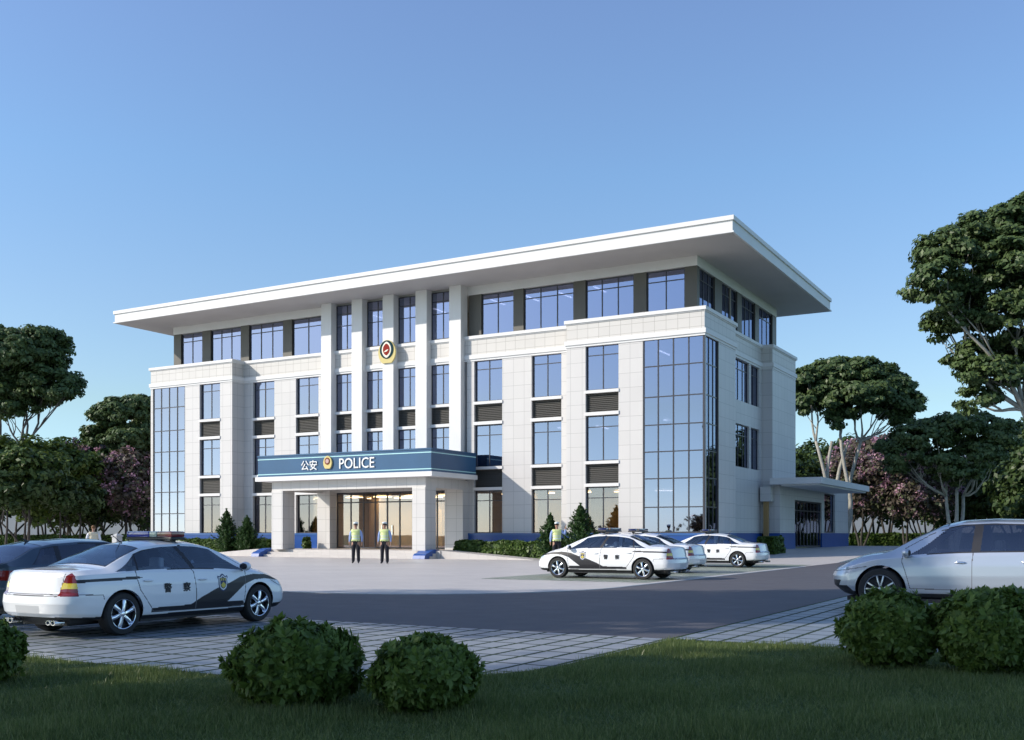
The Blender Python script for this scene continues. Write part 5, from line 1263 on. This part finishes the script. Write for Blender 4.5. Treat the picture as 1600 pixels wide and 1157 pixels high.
# far wood beyond the wall
def far_wood(name,spans,n,ls,seed,hmax,cat_label):
    rng=np.random.default_rng(seed); P=[]
    for (x0,x1,Y,h) in spans:
        A=np.array(at(x0,Y)[:2]);B=np.array(at(x1,Y)[:2]); k=n//len(spans); t=rng.random(k); zz=rng.random(k)**.7*h*(.75+.2*np.sin(t*37)+.12*np.sin(t*91+1))
        xy=A+(B-A)*t[:,None]+rng.normal(0,2.0,(k,2)); P.append(np.stack([xy[:,0],xy[:,1],zz+.5],1))
    P=np.concatenate(P); q=leaf_quads(P,np.tile([0,0,.3],(len(P),1)),ls,rng,1.3); return tag(link(name,quads_mesh(name,q,[M['leaf_dark']])),cat_label,'trees',kind='stuff')
far_wood('far_wood',[(-700,-160,165,13.0),(-160,330,165,13.0),(1230,1800,165,12.0),(1800,2400,165,12.0)],46000,1.1,61,13,'dark wood closing the view behind the boundary wall')
# conifers
def conifer(name,label,base,h,r,seed,group):
    rng=np.random.default_rng(seed); root=empty(name,base); tag(root,label,'conifer',group)
    mb=MB(); mb.tube([(0,0,0),(0,0,h*.95)],[.07,.012],7); mb.build('trunk',M['bark_dark'],root,True)
    P=[];N_=[]
    nb=260
    for i in range(nb):
        t=(i/nb)**.9; z=h*(.02+.93*t); rad=r*((1-t)**.85+.04)*(.50+.62*rng.random()); a=i*2.39996+rng.normal()*.3
        m=int(26+46*(1-t)); s=rng.random(m)**.6; up=.55+.45*rng.random()
        rr=s*rad; zz=z+rr*up+rng.normal(0,.02,m); sp=rng.normal(0,1,m)*(.075*(1.05-s)+.012)
        P.append(np.stack([rr*math.cos(a)-sp*math.sin(a),rr*math.sin(a)+sp*math.cos(a),zz],1)); N_.append(np.tile([math.cos(a)*.4,math.sin(a)*.4,.6],(m,1)))
    m=60; P.append(np.stack([rng.normal(0,.025,m),rng.normal(0,.025,m),h*(.9+.12*rng.random(m))],1)); N_.append(np.tile([0,.5,.3],(m,1)))
    P=np.concatenate(P);N_=np.concatenate(N_); q=leaf_quads(P,N_,.042,rng,3.4); link('crown',quads_mesh('crown',q,[M['leaf_conif']]),root)
    return root
GC='small conifers flanking the entrance'
def on_v(px,v):
    dx=(px-800)/F_PX; fu,fv=-SI,CO; du=dx*CO+fu; dv=dx*SI+fv; t=(v-CAM[1])/dv; return (CAM[0]+du*t,v,0)
conifer('conifer','tallest conifer left of the entrance, before the left wing corner',on_v(354,-3.1),2.95,1.05,71,GC)
conifer('conifer','shorter conifer left of the entrance, right one of that pair',on_v(386,-3.1),2.5,.95,72,GC)
conifer('conifer','conifer behind the officer with raised hand',on_v(860,-3.2),2.45,.85,73,GC)
conifer('conifer','large conifer right of the officer with raised hand',on_v(907,-3.2),2.95,1.15,74,GC)
# round bushes in the foreground
def bush(label,base,rx,ry,h,seed,n,ls=.052):
    rng=np.random.default_rng(seed); root=empty('round_bush',base); tag(root,label,'bush','round bushes in the foreground')
    k=int(n/9); d=sph(k*2,rng); d=d[d[:,2]>-.86][:k]; k=len(d); d[:,2]=np.where(d[:,2]<0,d[:,2]*.9,d[:,2])
    lump=1+.07*np.sin(d[:,0]*5+seed)*np.sin(d[:,1]*5+seed*2)+.05*np.sin(d[:,2]*9+d[:,0]*7+seed)+.05*np.sin(d[:,1]*13+d[:,0]*11)
    r=(.76+.20*rng.random(k)**.6+.10*(rng.random(len(d))<.10))*lump; c=np.stack([d[:,0]*rx*r,d[:,1]*ry*r,h*.48+d[:,2]*h*.52*r],1); c[:,2]=np.maximum(c[:,2],.03)
    # rosettes of leaves
    m=9; cc=np.repeat(c,m,0); dd=np.repeat(d,m,0); n_=len(cc); ax=dd+rng.normal(size=(n_,3))*.25; ax/=np.linalg.norm(ax,axis=1,keepdims=True)
    t=np.cross(ax,rng.normal(size=(n_,3))); t/=np.linalg.norm(t,axis=1,keepdims=True); outd=t*.85+ax*.45; outd/=np.linalg.norm(outd,axis=1,keepdims=True)
    wv=np.cross(ax,outd); wv/=np.linalg.norm(wv,axis=1,keepdims=True); s=ls*(.7+.6*rng.random((n_,1))); base_=cc
    q=np.stack([base_,base_+outd*s*.55+wv*s*.27,base_+outd*s*1.15-ax*s*.1,base_+outd*s*.55-wv*s*.27],1)
    link('foliage',quads_mesh('foliage',q,[M['leaf_bush']]),root)
    b=MB(); b.ell((0,0,h*.48),(rx*.70,ry*.70,h*.36),16,10)  # solid dark core added for the shaded inside; the tubes below are branches
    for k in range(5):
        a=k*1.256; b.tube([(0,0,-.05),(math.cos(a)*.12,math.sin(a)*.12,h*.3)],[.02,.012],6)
    b.build('core_and_branches',M['core'],root,True); return root
def bpos(px,Y): a=at(px,Y); return (a[0],a[1],0)
bush('round leafy bush, left one of the pair at the bottom centre',bpos(463,8.55),.52,.50,.645,81,15000,.075)
bush('round leafy bush, right one of the pair at the bottom centre',bpos(664,8.2),.415,.43,.58,82,13000,.062)
bush('round leafy bush before the front wheel of the silver car',bpos(1388,10.9),.475,.49,.79,83,14000,.070)
bush('round leafy bush before the doors of the silver car at the right edge',bpos(1546,10.4),.53,.52,.84,84,15000,.075)
bush('round leafy bush cut by the left picture edge',bpos(-38,9.6),.34,.40,.60,85,9000,.070)
# pale stone post by the left hedge
a=at(183,60); b=MB(); b.bev(-.20,.20,-.20,.20,0,1.22,.02); b.add([(-.24,-.24,1.22),(.24,-.24,1.22),(.24,.24,1.22),(-.24,.24,1.22),(-.24,-.24,1.28),(.24,-.24,1.28),(.24,.24,1.28),(-.24,.24,1.28),(0,0,1.42)],[[3,2,1,0],[0,1,5,4],[1,2,6,5],[2,3,7,6],[3,0,4,7],[4,5,8],[5,6,8],[6,7,8],[7,4,8]]); o=b.build('stone_post',M['concrete']); o.location=(a[0],a[1],.0); tag(o,'pale stone post standing before the left hedge','post')
# trees on the sunward side, just out of the picture, that shade the foreground
def campt(X,Y): return (CAM[0]+X*CO-Y*SI,CAM[1]+X*SI+Y*CO,0)
sh=small_tree('street_tree','leafy street tree left of the picture whose shade falls over the car park','x' and 13.5,4.2,M['leaf_mid'],M['bark_dark'],91,nleaf=9500,ls=.34,cs=.8,group='street trees shading the car park',stem=.26)
spots=[(-17.0,16.6,1.0),(-16.5,4.0,1.05),(-16,-3.6,1.05),(-25,15.0,1.15),(-25,1.4,1.2)]
for i,(X,Y,sc) in enumerate(spots):
    o=sh if i==0 else copy_tree(sh); o.location=campt(X,Y); o.scale=(sc,sc,sc*1.3); o.rotation_euler=(0,0,i*1.7); o['label']=['tall street tree nearest the road, left of the hatchback','tall street tree left of the lawn, middle of the front row','tall street tree left of the viewer, nearest to the viewer','tall street tree in the back row beside the road','tallest street tree in the middle of the back row','tall street tree behind the viewer, left'][i]
# wood across the street behind the camera, mirrored low in the windows
rng=np.random.default_rng(99); n=34000; t=rng.random(n); X=-140+330*t; Yb=-75+rng.normal(0,2,n); zz=rng.random(n)*(4.6+.7*np.sin(t*40)+.5*np.sin(t*117)+.4*np.sin(t*291))
P=np.stack([CAM[0]+X*CO-Yb*SI,CAM[1]+X*SI+Yb*CO,zz+.4],1); tag(link('far_wood',quads_mesh('far_wood',leaf_quads(P,np.tile([0,0,.3],(n,1)),.8,rng,1.3),[M['leaf_russet']])),'wood across the street behind the viewer','trees',kind='stuff')
